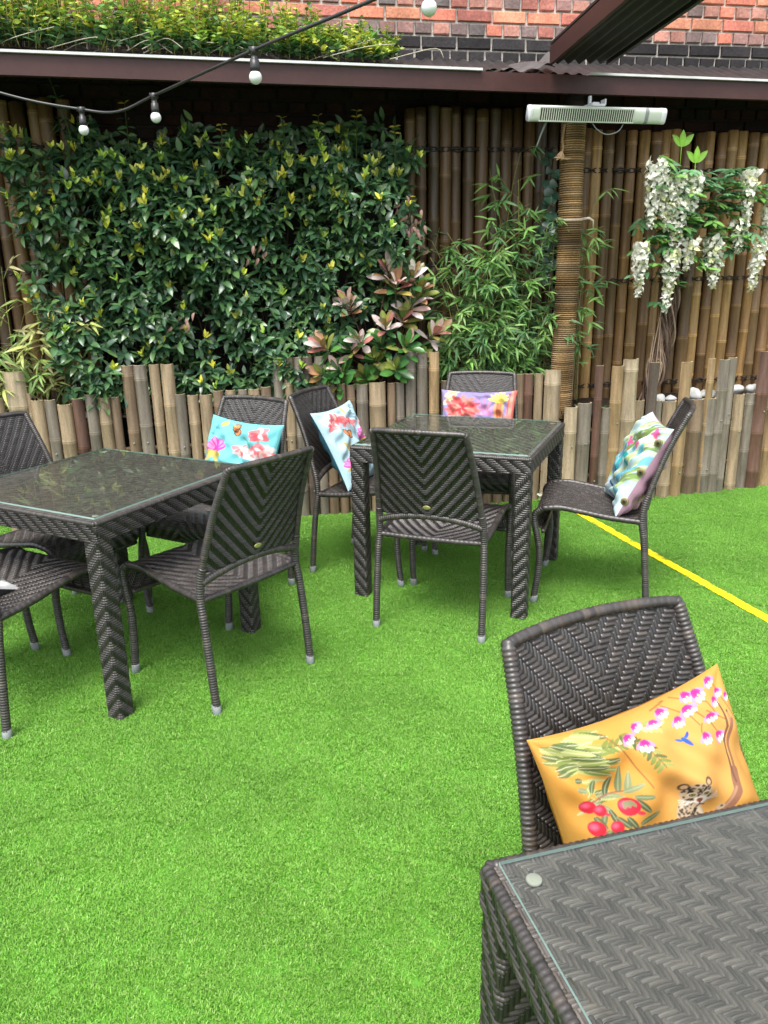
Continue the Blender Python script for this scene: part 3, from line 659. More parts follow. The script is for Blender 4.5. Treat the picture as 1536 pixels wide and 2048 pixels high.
# ------------------------------------------------------------------ brick wall
def lineY(P, s): return lambda x: P[1] + s*(x - P[0])
S_W = .19; wallY = lineY((1.2, 5.62), S_W); fenceY = lineY((1.2, 5.5), S_W)
dW = np.array([1, S_W, 0])/math.hypot(1, S_W); nW = np.array([S_W, -1, 0])/math.hypot(1, S_W)   # nW faces the camera
def wall():
    root = empty('brick_wall', (0, 0, 0))
    L0, L1 = -4.2, 6.0; O = np.array([0, wallY(0), 0])
    R = np.stack([dW, -nW, [0, 0, 1]], 1)
    m = MB(); m.box(O + dW*(L0+L1)/2 - nW*.135 + np.array([0, 0, 3.55]), (L1-L0, .25, 1.70), R=R); m.build('mortar_core', M_MORT, root, smooth=False)
    m = MB(); m.box(O + dW*(L0+L1)/2 - nW*.135 + np.array([0, 0, 1.35]), (L1-L0, .25, 2.70), R=R); m.build('shaded_lower_wall', M_SHADE, root, smooth=False)  # lower mortar core, coloured dark to stand for shade under the roof
    rs = np.random.RandomState(5); mb = MB(); pb = MB(); z = 1.90; row = 0
    ORG = [(198, 116, 84), (190, 104, 78), (206, 130, 94), (178, 98, 78), (170, 96, 82)]; HDR = [(194, 108, 82), (122, 100, 96), (146, 106, 98), (172, 102, 86), (108, 98, 96), (184, 124, 106)]
    while z < 4.3:
        hdr = row % 2 == 1; ln = .099 if hdr else .211; s = L0 + (.05 if hdr else 0); h = .061
        paint = 2.70 < z + .03 < 2.87
        while s < L1:
            c = lin((HDR if hdr else ORG)[rs.randint(6 if hdr else 5)]) * rs.uniform(.75, 1.15) * .98; c = c*.82 + .18*c.mean()
            if z < 2.70: c = lin([(70, 48, 42), (58, 46, 42), (78, 50, 42)][rs.randint(3)])*.45  # brown bricks under the roof, its shade painted into their colour
            if paint: c = np.array([.028, .025, .026])*rs.uniform(.7, 1.4)
            d = ln - rs.uniform(0, .004); off = rs.uniform(-.002, .002) + .004
            x, y, zz = d/2, .06, h/2
            P = np.array([[-x,-y,-zz],[x,-y,-zz],[x,y,-zz],[-x,y,-zz],[-x,-y,zz],[x,-y,zz],[x,y,zz],[-x,y,zz]])
            b = .004
            Q = P[[0, 1, 5, 4]].copy(); Q[:, 0] *= (x-b)/x; Q[:, 2] *= (zz-b)/zz; Q[:, 1] -= .003
            P[[0, 1, 5, 4], 1] += .001
            P = np.r_[P, Q] + rs.uniform(-.0024, .0024, (12, 3))*[1, .5, 1]
            ctr = O + dW*(s+ln/2) + nW*(-.06+off+.002) + np.array([0, 0, z+h/2])
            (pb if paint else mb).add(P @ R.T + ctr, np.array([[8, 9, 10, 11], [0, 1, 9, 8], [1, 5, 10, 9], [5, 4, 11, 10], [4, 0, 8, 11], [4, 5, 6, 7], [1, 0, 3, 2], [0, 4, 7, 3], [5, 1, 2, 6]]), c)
            s += ln + .014
        z += .075; row += 1
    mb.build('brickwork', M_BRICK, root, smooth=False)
    b = pb.build('painted_band', M_BRICK, root, smooth=False); b['label'] = 'black painted brick courses'
    tag(root, 'orange and grey brick wall with black painted courses above the lean-to roof', 'wall')
wall()

# ------------------------------------------------------------------ bamboo
BCOL = [(112, 90, 60), (92, 76, 54), (126, 102, 66), (84, 72, 54), (134, 112, 76), (100, 80, 56)]
def pole_mesh(mb, tone, base, H, r, c, rs, lean=(0, 0), sides=12):
    gap = rs.uniform(.28, .42); zs = [0.0]; cs = []; rr_ = []
    nodes = np.arange(rs.uniform(.05, gap), H, gap); lev = [0]; kind = [0]
    for q in nodes:
        for d, kd in ((-.012, 0), (-.004, 1), (0, 2), (.004, 1), (.012, 0)):
            if 0 < q+d < H: lev.append(q+d); kind.append(kd)
    lev += [H*.999, H]; kind += [0, 0]
    lev = np.array(lev); kind = np.array(kind); o = np.argsort(lev); lev, kind = lev[o], kind[o]
    rad = r*np.where(kind == 0, 1, np.where(kind == 1, 1.05, 1.035)); rad[-1] = r*.86
    P = np.stack([base[0]+lean[0]*lev, base[1]+lean[1]*lev, base[2]+lev], -1)
    V, F = tube(P, rad, sides, True)
    col = np.tile(lin(c)*.50*tone*np.array([1.12, 1, .84]), (len(lev), 1)); seg = np.searchsorted(nodes, lev); sb = rs.uniform(.75, 1.25, len(nodes)+2)
    col = col*sb[seg][:, None]; col[kind == 1] *= 1.9; col[kind == 2] *= .6
    mb.add(V, F, np.r_[np.repeat(col, sides, 0), col[:1], col[-1:]])
def fence(name_label, x0, x1, z1, ropes, seed, tone=1.0):
    rs = np.random.RandomState(seed); root = empty('bamboo_fence', ((x0+x1)/2, float(fenceY((x0+x1)/2)), 0)); x = x0; xs = []
    n = 0
    while x < x1 and n < 98:
        r = rs.uniform(.034, .041); mb = MB(); c = BCOL[rs.randint(len(BCOL))]
        pole_mesh(mb, tone, (x+r-root.location.x, fenceY(x)-root.location.y+rs.uniform(-.008, .008), 0), z1+rs.uniform(-.012, .012), r, c, rs, (rs.uniform(-.006, .006), 0))
        mb.build('pole', M_BAMB, root); xs.append(x+r); x += 2*r+rs.uniform(.001, .006); n += 1
    xs = np.array(xs)
    for z in ropes:
        m = MB(); t = np.linspace(xs[0], xs[-1], len(xs)*4)
        ph = np.interp(t, xs, np.arange(len(xs)))*math.pi
        for s_ in (1, -1):
            P = np.stack([t-root.location.x, fenceY(t)-root.location.y-.046+.008*np.cos(ph*2), z+s_*.014*np.sin(ph+math.pi/2)+rs.uniform(-.003, .003, len(t))], -1)
            m.tube(P, .0036, 6)
        P = np.stack([t-root.location.x, fenceY(t)-root.location.y-.040+.004*np.cos(ph*2), z+0*t], -1); m.tube(P, .0028, 6)
        m.build('rope_lashing', M_ROPE, root)
    return tag(root, name_label, 'fence', 'tall bamboo screen fences')
fence('tall dark bamboo pole fence at the left edge, behind the pale variegated bamboo', -2.75, -1.74, 2.45, (2.21, 1.53), 20, 1.1)
fence('tall dark bamboo pole fence between the hedge and the rope-wrapped post', .16, 1.16, 2.45, (2.21, 1.53), 21, .95)
fence('tall brown bamboo pole fence behind the white wisteria, right of the rope-wrapped post', 1.235, 3.6, 2.33, (2.09, 1.40, .70), 22, 2.0)

STA = [(-2.219, 0.08, 0.84), (-2.109, 0.12, 0.99), (-2.047, 0.03, 0.86), (-2.01, 0.076, 0.82), (-1.936, 0.066, 0.82), (-1.863, 0.086, 0.79), (-1.783, 0.072, 0.82), (-1.714, 0.07, 0.84), (-1.641, 0.076, 0.82), (-1.576, 0.056, 0.82), (-1.494, 0.073, 1.0), (-1.414, 0.079, 1.0), (-1.341, 0.062, 1.0), (-1.27, 0.08, 1.0), (-1.208, 0.072, 0.82), (-1.138, 0.07, 0.81), (-1.059, 0.079, 0.81), (-0.983, 0.065, 0.83), (-0.913, 0.065, 0.83), (-0.843, 0.059, 0.83), (-0.775, 0.071, 0.83), (-0.704, 0.066, 0.84), (-0.63, 0.062, 1.01), (-0.568, 0.063, 1.01), (-0.506, 0.063, 1.01), (-0.443, 0.066, 1.01), (-0.38, 0.06, 1.01), (-0.318, 0.068, 0.84), (-0.251, 0.062, 0.84), (-0.188, 0.059, 0.83), (-0.119, 0.075, 0.83), (-0.025, 0.11, 0.84), (0.06, 0.057, 0.83), (0.119, 0.057, 0.83), (0.185, 0.072, 1.02), (0.26, 0.073, 1.01), (0.333, 0.07, 1.01), (0.4, 0.058, 0.83), (0.467, 0.071, 0.84), (0.54, 0.072, 0.85), (0.615, 0.072, 0.84), (0.687, 0.069, 0.85), (0.758, 0.069, 0.85), (0.825, 0.06, 0.85), (0.886, 0.057, 0.85), (0.948, 0.064, 0.85), (1.013, 0.06, 0.85), (1.106, 0.118, 0.87)]
STB = [(1.184, 0.091, 0.66), (1.277, 0.099, 0.68), (1.357, 0.056, 0.91), (1.425, 0.076, 0.64), (1.485, 0.082, 0.9), (1.576, 0.108, 0.94), (1.656, 0.078, 0.67), (1.736, 0.074, 0.91), (1.795, 0.064, 0.66), (1.882, 0.099, 0.65), (1.968, 0.083, 0.9), (2.074, 0.105, 0.65), (2.175, 0.098, 0.65), (2.16, 0.054, 0.91), (2.245, 0.082, 0.9), (2.303, 0.067, 0.91), (2.4, 0.085, 0.66), (2.483, 0.073, 0.66), (2.56, 0.101, 0.94), (2.673, 0.1, 0.68), (2.76, 0.099, 0.87)]
SCOL = {'t': (170, 144, 104), 'g': (134, 122, 104), 'd': (98, 82, 68), 'r': (112, 76, 58), 'b': (136, 110, 80), 'y': (172, 138, 84), 'p': (188, 164, 124)}
KA = 'tpttgtrgtb' 'bgtt' 'gttbtgtb' 'gtgdg' 'bbbgt' 'bg' 'ggy' 'ddbbbbb' 'brtp' + 'bbbb'
KB = 'pgrgypt' 'dgtybg' 'yggtgry' 'tg'
def stake(x, y, w_, h, ang, c, rs, bury=.0):
    """half bamboo cane split lengthwise, hollow side to the planting bed, open at the top"""
    R = w_/2; sides = 12; gap = rs.uniform(.26, .4); nodes = np.arange(rs.uniform(.04, gap), h-.05, gap)
    lev = [0.0]; kind = [0]
    for q in nodes:
        for d, kd in ((-.012, 0), (-.004, 1), (0, 2), (.004, 1), (.012, 0)):
            if 0 < q+d < h-.004: lev.append(q+d); kind.append(kd)
    lev += [h-.003, h]; kind += [0, 3]; lev = np.array(lev); kind = np.array(kind); o = np.argsort(lev); lev, kind = lev[o], kind[o]
    th = np.linspace(math.pi*1.0, math.pi*2.0, sides); n = len(lev)
    rad = R*np.where(kind == 1, 1.05, np.where(kind == 2, 1.02, 1.0)); seg = np.searchsorted(nodes, lev); sb = rs.uniform(.90, 1.12, len(nodes)+2)
    col = (lin(c)*.75 + .25*lin(c).mean())*.68*sb[seg][:, None]; col[kind == 1] *= 1.5; col[kind == 2] *= .7; col[kind == 3] = lin((214, 196, 160))*.8
    flat = .95
    Vo = np.stack([np.outer(rad, np.cos(th)), flat*np.outer(rad, np.sin(th)), np.repeat(lev[:, None], sides, 1)], -1)
    Vi = Vo.copy(); k = max(.55, 1-.009/R); Vi[..., 0] *= k; Vi[..., 1] *= k
    V = np.concatenate([Vo.reshape(-1, 3), Vi.reshape(-1, 3)]); N0 = n*sides
    Fo = grid_faces(n, sides); Fi = Fo[:, ::-1]+N0
    j = np.arange(sides-1); topo = (n-1)*sides+j
    Ft = np.stack([topo, topo+1, topo+1+N0, topo+N0], -1)
    i = np.arange(n-1); Fl = np.stack([i*sides, (i+1)*sides, (i+1)*sides+N0, i*sides+N0], -1); Fr = np.stack([i*sides+sides-1, i*sides+sides-1+N0, (i+1)*sides+sides-1+N0, (i+1)*sides+sides-1], -1)
    ci = np.repeat(col*1.15, sides, 0); ci = ci*np.array([1.1, 1.05, .95])
    C = np.r_[np.repeat(col, sides, 0), ci]
    V[:, 0] += rs.uniform(-.006, .006)*V[:, 2]
    ca, sa = math.cos(ang), math.sin(ang); X = V[:, 0]*ca - V[:, 1]*sa + x; Y = V[:, 0]*sa + V[:, 1]*ca + y
    m = MB(); m.add(np.stack([X, Y, V[:, 2]], -1), [Fo, Fi, Ft, Fl, Fr], C)
    return m
def edging(label, L, K, P, s, seed, jog=0.0):
    rs = np.random.RandomState(seed); root = empty('bamboo_edging', (P[0], P[1], 0)); ang = math.atan(s)
    ly = lineY(P, s)
    for k, (x, w_, h) in enumerate(L):
        tall = h > .88 and jog
        y = ly(x) + .030 - (jog if tall else 0) + rs.uniform(-.004, .004)
        m = stake(x-P[0], y-P[1], w_*.945, h, ang, SCOL[K[k % len(K)]], rs)
        o = m.build('stake', M_BAMB, root)
        if k % 2 == 0 or rs.rand() < .35:
            n_ = MB(); zz = min(h*.62, rs.choice([.50, .54, .17])); q = np.array([x-P[0], y-P[1]]) + w_*.475*np.array([math.sin(ang), -math.cos(ang)])
            n_.tube([(q[0], q[1]+.004, zz), (q[0], q[1]-.004, zz)], [.006, .0045], 8, (.20, .17, .12)); n_.build('nail', M_CAP, o)
    # hidden back rails that tie the canes together
    m = MB(); xs = [L[0][0], L[-1][0]]
    for z in (.2, .5):
        m.tube([(xs[0]-P[0], ly(xs[0])+.035-P[1], z), (xs[1]-P[0], ly(xs[1])+.035-P[1], z)], .014, 8, lin((90, 70, 52)))
    m.build('back_rail', M_BAMB, root)
    return tag(root, label, 'planter edging', 'low split bamboo planter edgings')
PA, SA, PB, SB = (-.475, 4.80), .168, (1.852, 5.06), .294
edging('low split-bamboo planter edging behind the left and middle tables, below the hedge', STA, KA, PA, SA, 31)
edging('low split-bamboo planter edging with uneven tall and short canes, below the wisteria', STB, KB, PB, SB, 32, .018)
yA, yB = lineY(PA, SA), lineY(PB, SB)
def bed():
    x = np.linspace(-4, 1.16, 40); v = np.linspace(0, 1, 6)
    def strip(x, y0, z):
        X, T = np.meshgrid(x, v, indexing='ij'); Y = y0(X)+.03 + T*(fenceY(X)-.02-y0(X)-.03)
        return np.stack([X, Y, z+RS.uniform(-.02, .02, X.shape)], -1).reshape(-1, 3)
    m = MB(); m.add(strip(x, yA, .70), grid_faces(40, 6)); m.add(strip(np.linspace(1.165, 3.8, 30), yB, .60), grid_faces(30, 6))
    o = m.build('planting_bed', M_SOIL); o['kind'] = 'structure'
bed()

# ------------------------------------------------------------------ roof, beam, post, heater
fasY = lineY((1.16, 4.95), .244)
def roof():
    root = empty('lean_to_roof', (0, float(fasY(0)), 2.4)); s = .244; d = np.array([1, s, 0])/math.hypot(1, s); R = np.stack([d, [-d[1], d[0], 0], [0, 0, 1]], 1)
    O = np.array([0, 0, 0.])
    Lh = 4.0; z0, z1 = 2.437-2.4, 2.531-2.4
    m = MB(); m.box(O + R @ np.array([0.3, .018, (z0+z1)/2]), (2*Lh, .036, z1-z0), R=R); m.build('fascia', M_FASC, root, smooth=False)
    m = MB(); m.box(O + R @ np.array([-1.65, .010, z1+.006]), (4.5, .060, .012), R=R); m.box(O + R @ np.array([2.85, .010, z1+.006]), (3.2, .060, .012), R=R); m.box(O + R @ np.array([.3, .05, z0+.02]), (2*Lh, .02, .03), R=R)
    m.build('metal_edging', M_FLASH, root, smooth=False)
    xs = np.arange(-3.6, 4.2, .0125); v = np.linspace(0, 1, 5)
    X, T = np.meshgrid(xs, v, indexing='ij')
    Y = (fasY(X)+.03) + T*(wallY(X)-.01-fasY(X)-.03); Z = 2.540 + T*.197 + .008*np.sin(X*2*math.pi/.076)
    V = np.stack([X, Y-root.location.y, Z-2.4], -1).reshape(-1, 3)
    mk('roof_sheet', V, grid_faces(len(xs), 5), M_CORR, root)
    m = MB()
    for x in np.arange(-3.2, 4, .75): m.box(np.array([x, (fasY(x)+wallY(x))/2-root.location.y, .175]), (.045, wallY(x)-fasY(x)-.08, .05), R=np.array([[1, 0, 0], [0, .965, -.262], [0, .262, .965]]))
    m.build('rafters', M_FASC, root, smooth=False)
    tag(root, 'lean-to corrugated roof with brown fascia and pale metal edging along the brick wall', 'roof')
roof()
def beam():
    root = empty('canopy_beam', (1.0, 4.93, 2.56))
    a = np.array([.975, 4.92]); b = np.array([1.105, 3.35]); d = (b-a)/np.linalg.norm(b-a); L = np.linalg.norm(b-a); s = np.array([-d[1], d[0]])   # s to +x
    if s[0] < 0: s = -s
    R = np.stack([[d[0], d[1], 0], [s[0], s[1], 0], [0, 0, -1 if np.cross([*d, 0], [*s, 0])[2] < 0 else 1]], 1)
    c = (a+b)/2 - np.array([1.0, 4.93]); W_ = .325
    m = MB(); m.box(np.array([*(c + s*.010), .065]), (L, .020, .09), R=R); m.build('fascia', M_FASC, root, smooth=False)
    m = MB(); m.box(np.array([*(c + s*(W_+.01)), .068]), (L, .020, .10), R=R); m.box(np.array([*(c + s*(W_/2+.01)), .124]), (L, W_+.02, .012), R=R); m.build('top_board', M_CORR, root, smooth=False)
    n = 72; q = np.linspace(.021, W_, n); t = np.linspace(0, 1, 12); Q, T = np.meshgrid(q, t, indexing='ij')
    P = (a - np.array([1.0, 4.93]))[None, None] + d*L*T[..., None] + s*Q[..., None]
    Z = .035 + .012*np.sin(Q*2*math.pi/.062)
    mk('corrugated_sheet', np.concatenate([P, Z[..., None]], -1).reshape(-1, 3), grid_faces(n, 12), M_CORR, root)
    # crumpled flashing where the beam meets the roof
    n1, n2 = 26, 12; u, v = np.meshgrid(np.linspace(0, 1, n1), np.linspace(0, 1, n2), indexing='ij')
    X = -.36 + .37*u; Y = .02 + .20*v - .03*u; Zz = .005 + (.085*u**1.5 + .03)*v + .02*u*np.sin(9*u+4*v) + .008*np.sin(23*u+11*v)
    mk('flashing', np.stack([X, Y, Zz], -1).reshape(-1, 3), grid_faces(n1, n2), M_GREYF, root)
    tag(root, 'dark beam with brown side and corrugated underside running out from the roof', 'beam')
beam()
PX, PY = 1.178, 5.135
def post():
    root = empty('roof_post', (PX, PY, 0)); m = MB()
    m.tube([(0, 0, 0), (0, 0, .7), (0, 0, 2.46)], .062, 20, (.05, .038, .03)); m.build('timber_core', M_BARK, root)
    rs = np.random.RandomState(9); H0, H1 = .55, 2.335; pitch = .0128; nr = int((H1-H0)/pitch); n = nr*4+1
    z = np.linspace(H0, H1, n); rad = .071*(1+np.array([-.12, .01, .05, .01])[np.arange(n) % 4]); b = rs.uniform(.55, 1.3, nr+1)
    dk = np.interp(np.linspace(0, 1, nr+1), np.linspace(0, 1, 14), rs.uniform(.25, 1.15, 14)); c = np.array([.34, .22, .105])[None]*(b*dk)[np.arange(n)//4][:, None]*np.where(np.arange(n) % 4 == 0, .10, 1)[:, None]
    sides = 24; V, F = tube(np.stack([0*z+.003*np.sin(z*5), 0*z, z], -1), rad, sides, True)
    C = np.repeat(c, sides, 0); th = np.arange(sides)*2*math.pi/sides
    C = C.reshape(n, sides, 3)*(1 + .35*np.sin(th*2+1)[None, :, None]*np.sin(z*9)[:, None, None]).clip(.4, 1.5)
    C = C.reshape(-1, 3); m = MB(); m.add(V, F, np.r_[C, c[:1], c[-1:]]); m.build('rope_wrap', M_FIBRE, root)
    m = MB(); m.tube([(0, 0, 2.335), (0, 0, 2.40), (0, -.02, 2.45), (0, -.02, 2.52)], [.066, .052, .05, .05], 16, (.03, .026, .026)); m.build('collar', M_FIBRE, root)
    m = MB(); t = np.linspace(0, 2*math.pi, 40); m.tube(np.stack([.076*np.cos(t), .076*np.sin(t), 1.775+.006*np.sin(t)], -1), .009, 8, lin((176, 160, 140)))
    m.tube([(.075, -.02, 1.776), (.11, -.04, 1.78), (.135, -.04, 1.765), (.14, -.03, 1.72)], [.010, .008, .006, .003], 6, lin((196, 184, 166))); m.build('pale_tie', M_FIBRE, root)
    m = MB(); P, _ = spline([(-.065, -.05, 2.30), (-.078, -.06, 2.22), (-.074, -.07, 2.17), (-.085, -.075, 2.14)], 14); m.tube(P, .0065, 7, lin((150, 122, 92)))
    for k in range(6): m.tube([(-.085, -.075, 2.15), (-.09-.012*k+.02, -.08, 2.125-.004*(k % 3)), (-.115+.018*k, -.082, 2.105+.006*(k % 2))], [.007, .006, .003], 6, lin((170, 142, 112)))
    m.build('rope_tail', M_FIBRE, root)
    tag(root, 'round roof post wound with golden brown rope, holding the heater', 'post')
post()
def heater():
    root = empty('patio_heater', (1.243, 4.862, 2.312), math.atan(.235)); L = .835
    th = np.linspace(0, 2*math.pi, 28, endpoint=False)
    # flattened oval section, tilted face looking out and down
    prof = np.stack([np.sign(np.cos(th))*np.abs(np.cos(th))**.55*.028, np.sign(np.sin(th))*np.abs(np.sin(th))**.6*.041], -1); a = math.radians(16)
    Rm = np.array([[math.cos(a), -math.sin(a)], [math.sin(a), math.cos(a)]]); prof = prof @ Rm.T
    def ext(x0, x1, sc=1.0):
        V = np.concatenate([np.c_[np.full(28, x), prof*s] for x, s in ((x0, .97*sc), (x0+.003, sc), (x1-.003, sc), (x1, .97*sc))]); n = 28; j = np.arange(n); j2 = (j+1) % n
        F = np.concatenate([np.stack([r*n+j, r*n+j2, (r+1)*n+j2, (r+1)*n+j], -1) for r in range(3)])
        V = np.r_[V, [[x0, 0, 0]], [[x1, 0, 0]]]
        return V, [F, np.stack([np.full(n, 4*n), j2, j], -1), np.stack([np.full(n, 4*n+1), 3*n+j, 3*n+j2], -1)]
    V, F = ext(-L/2+.02, L/2-.03); mk('body', V, F, M_WHITE, root)
    V, F = ext(-L/2, -L/2+.021, 1.02); mk('end_cap', V, F, M_SILV, root)
    V, F = ext(L/2-.032, L/2, 1.02); mk('end_cap', V, F, M_SILV, root)
    V, F = ext(L/2-.135, L/2-.112, 1.03); mk('grey_band', V, F, M_CAP, root)
    fn = np.array([math.cos(a+math.pi), math.sin(a+math.pi)])           # face direction in (y,z)
    tn = np.array([-fn[1], fn[0]])
    def onface(x, t, d): q = fn*(.028+d) + tn*t; return np.array([x, q[0], q[1]])
    Rf = np.stack([[1, 0, 0], [0, *fn], [0, *tn]], 1)
    m = MB(); m.box(onface(-.075, .0, .0005), (.56, .004, .060), R=Rf); m.build('heating_element', M_HOT, root, smooth=False)
    m = MB()
    for k in range(41): m.box(onface(-.345+.0135*k, 0, .003), (.0046, .005, .064), (1, 1, 1), R=Rf)
    for s_ in (-.033, .033): m.box(onface(-.075, s_, .003), (.575, .0062, .006), R=Rf)
    m.build('grille', M_WHITE, root, smooth=False)
    m = MB(); m.box((.01, .03, .052), (.08, .05, .012)); m.box((-.02, .06, .075), (.012, .02, .06)); m.box((.05, .03, .068), (.008, .05, .030)); m.box((0, .10, .058), (.04, .16, .02)); m.build('bracket', M_SILV, root, smooth=False)
    m = MB(); P, _ = spline([(-.03, .0, -.040), (.0, -.005, -.075), (.06, -.005, -.100), (.13, -.005, -.085), (.165, 0, -.045)], 24); m.tube(P, .0032, 6, (.3, .3, .3))
    m.build('cable', M_CAP, root)
    m = MB(); P, _ = spline([(-.29, .03, -.03), (-.31, .05, -.09), (-.33, .07, -.16)], 10); m.tube(P, [.006, .006, .006, .006, .005, .005, .005, .004, .004, .003], 6, lin((150, 156, 130))); m.build('tube_cover', M_CAP, root)
    tag(root, 'long white infrared heater with slatted grille fixed across the rope-wrapped post', 'heater')
heater()

# ------------------------------------------------------------------ festoon string
def string_light():
    root = empty('string_light', (0, 0, 0))
    B = [(.163, 2.642, 2.244), (-.432, 3.18, 2.183), (-.984, 3.886, 2.179), (-1.373, 4.065, 2.162)]; up_ = .088
    pts = [(1.2, 1.6, 2.72), (.62, 2.25, 2.47), (.163, 2.642, 2.244+up_)] + [(-.432, 3.18, 2.183+up_), (-.984, 3.886, 2.179+up_), (-1.19, 4.02, 2.230), (-1.373, 4.065, 2.162+up_), (-1.75, 4.07, 2.33), (-2.4, 4.0, 2.55)]
    P, L = spline(pts, 160); m = MB(); m.tube(P, .0062, 8); m.build('cord', M_DARK, root)
    for k, (x, y, z) in enumerate(B):
        m = MB(); m.tube([(x, y, z+up_+.010), (x, y, z+up_+.008), (x, y, z+up_-.014), (x, y, z+up_-.015), (x, y, z+up_-.030), (x, y, z+up_-.031), (x, y, z+.032), (x, y, z+.018)], [.010, .015, .015, .0125, .0125, .0165, .0175, .0165], 14)
        m.box((x, y, z+up_), (.034, .022, .018)); s = m.build('socket', M_DARK, root)
        t = np.linspace(-math.pi/2, math.pi/2, 12); m = MB(); r = .0235*np.cos(t); r[-3:] = np.maximum(r[-3:], .013); m.tube(np.stack([0*t+x, 0*t+y, z+.0235*np.sin(t)], -1), np.maximum(r, .0008), 18); m.build('bulb', M_BULB, s)
    tag(root, 'black festoon string with white globe bulbs hanging across the top left', 'string light')
string_light()

# ------------------------------------------------------------------ leaves
TT = np.array([0, .18, .42, .70, .90, 1.0])
SHAPE = {'ovate': np.array([.06, .72, 1.0, .78, .34, .02]), 'lance': np.array([.08, .80, 1.0, .66, .26, .01]), 'obov': np.array([.06, .45, .85, 1.0, .60, .03]), 'heart': np.array([.25, 1.0, .95, .62, .25, .02])}
def leaves(pos, d, nrm, L, W, droop, col, shape='ovate', fold=.25):
    n = len(pos); d = d/np.linalg.norm(d, axis=1)[:, None]; s = np.cross(d, nrm); s /= np.linalg.norm(s, axis=1)[:, None]+1e-9; nn = np.cross(s, d)
    w_ = SHAPE[shape]; L = np.broadcast_to(L, n); W = np.broadcast_to(W, n); droop = np.broadcast_to(droop, n)
    c = pos[:, None] + d[:, None]*(L[:, None]*TT)[..., None] - nn[:, None]*((droop*L)[:, None]*TT**2)[..., None]
    e = s[:, None]*(W[:, None]/2*w_)[..., None]; lift = nn[:, None]*(fold*W[:, None]/2*w_)[..., None]
    V = np.stack([c-e+lift, c, c+e+lift], 2).reshape(-1, 3); K = len(TT)
    base = (np.arange(n)*K*3)[:, None]; F = []
    for r in range(K-1):
        for q in range(2): F.append(base + np.array([[r*3+q, r*3+q+1, (r+1)*3+q+1, (r+1)*3+q]]))
    C = np.repeat(col[:, None], K*3, 1).reshape(n, K, 3, 3).copy(); C[:, :, 1] *= 1.3
    C *= (1 - .12*TT)[None, :, None, None]
    return V, np.concatenate(F), C.reshape(-1, 3)
def unit(v): return v/np.linalg.norm(v, axis=-1, keepdims=True)
def inpoly(px, pz, poly):
    r = np.zeros(len(px), bool); n = len(poly)
    for i in range(n):
        (x0, z0), (x1, z1) = poly[i], poly[(i+1) % n]
        k = ((z0 > pz) != (z1 > pz)) & (px < (x1-x0)*(pz-z0)/(z1-z0+1e-12)+x0); r ^= k
    return r
NF = np.array([.19, -1, 0])/math.hypot(1, .19)    # direction out of the planting, towards the seats

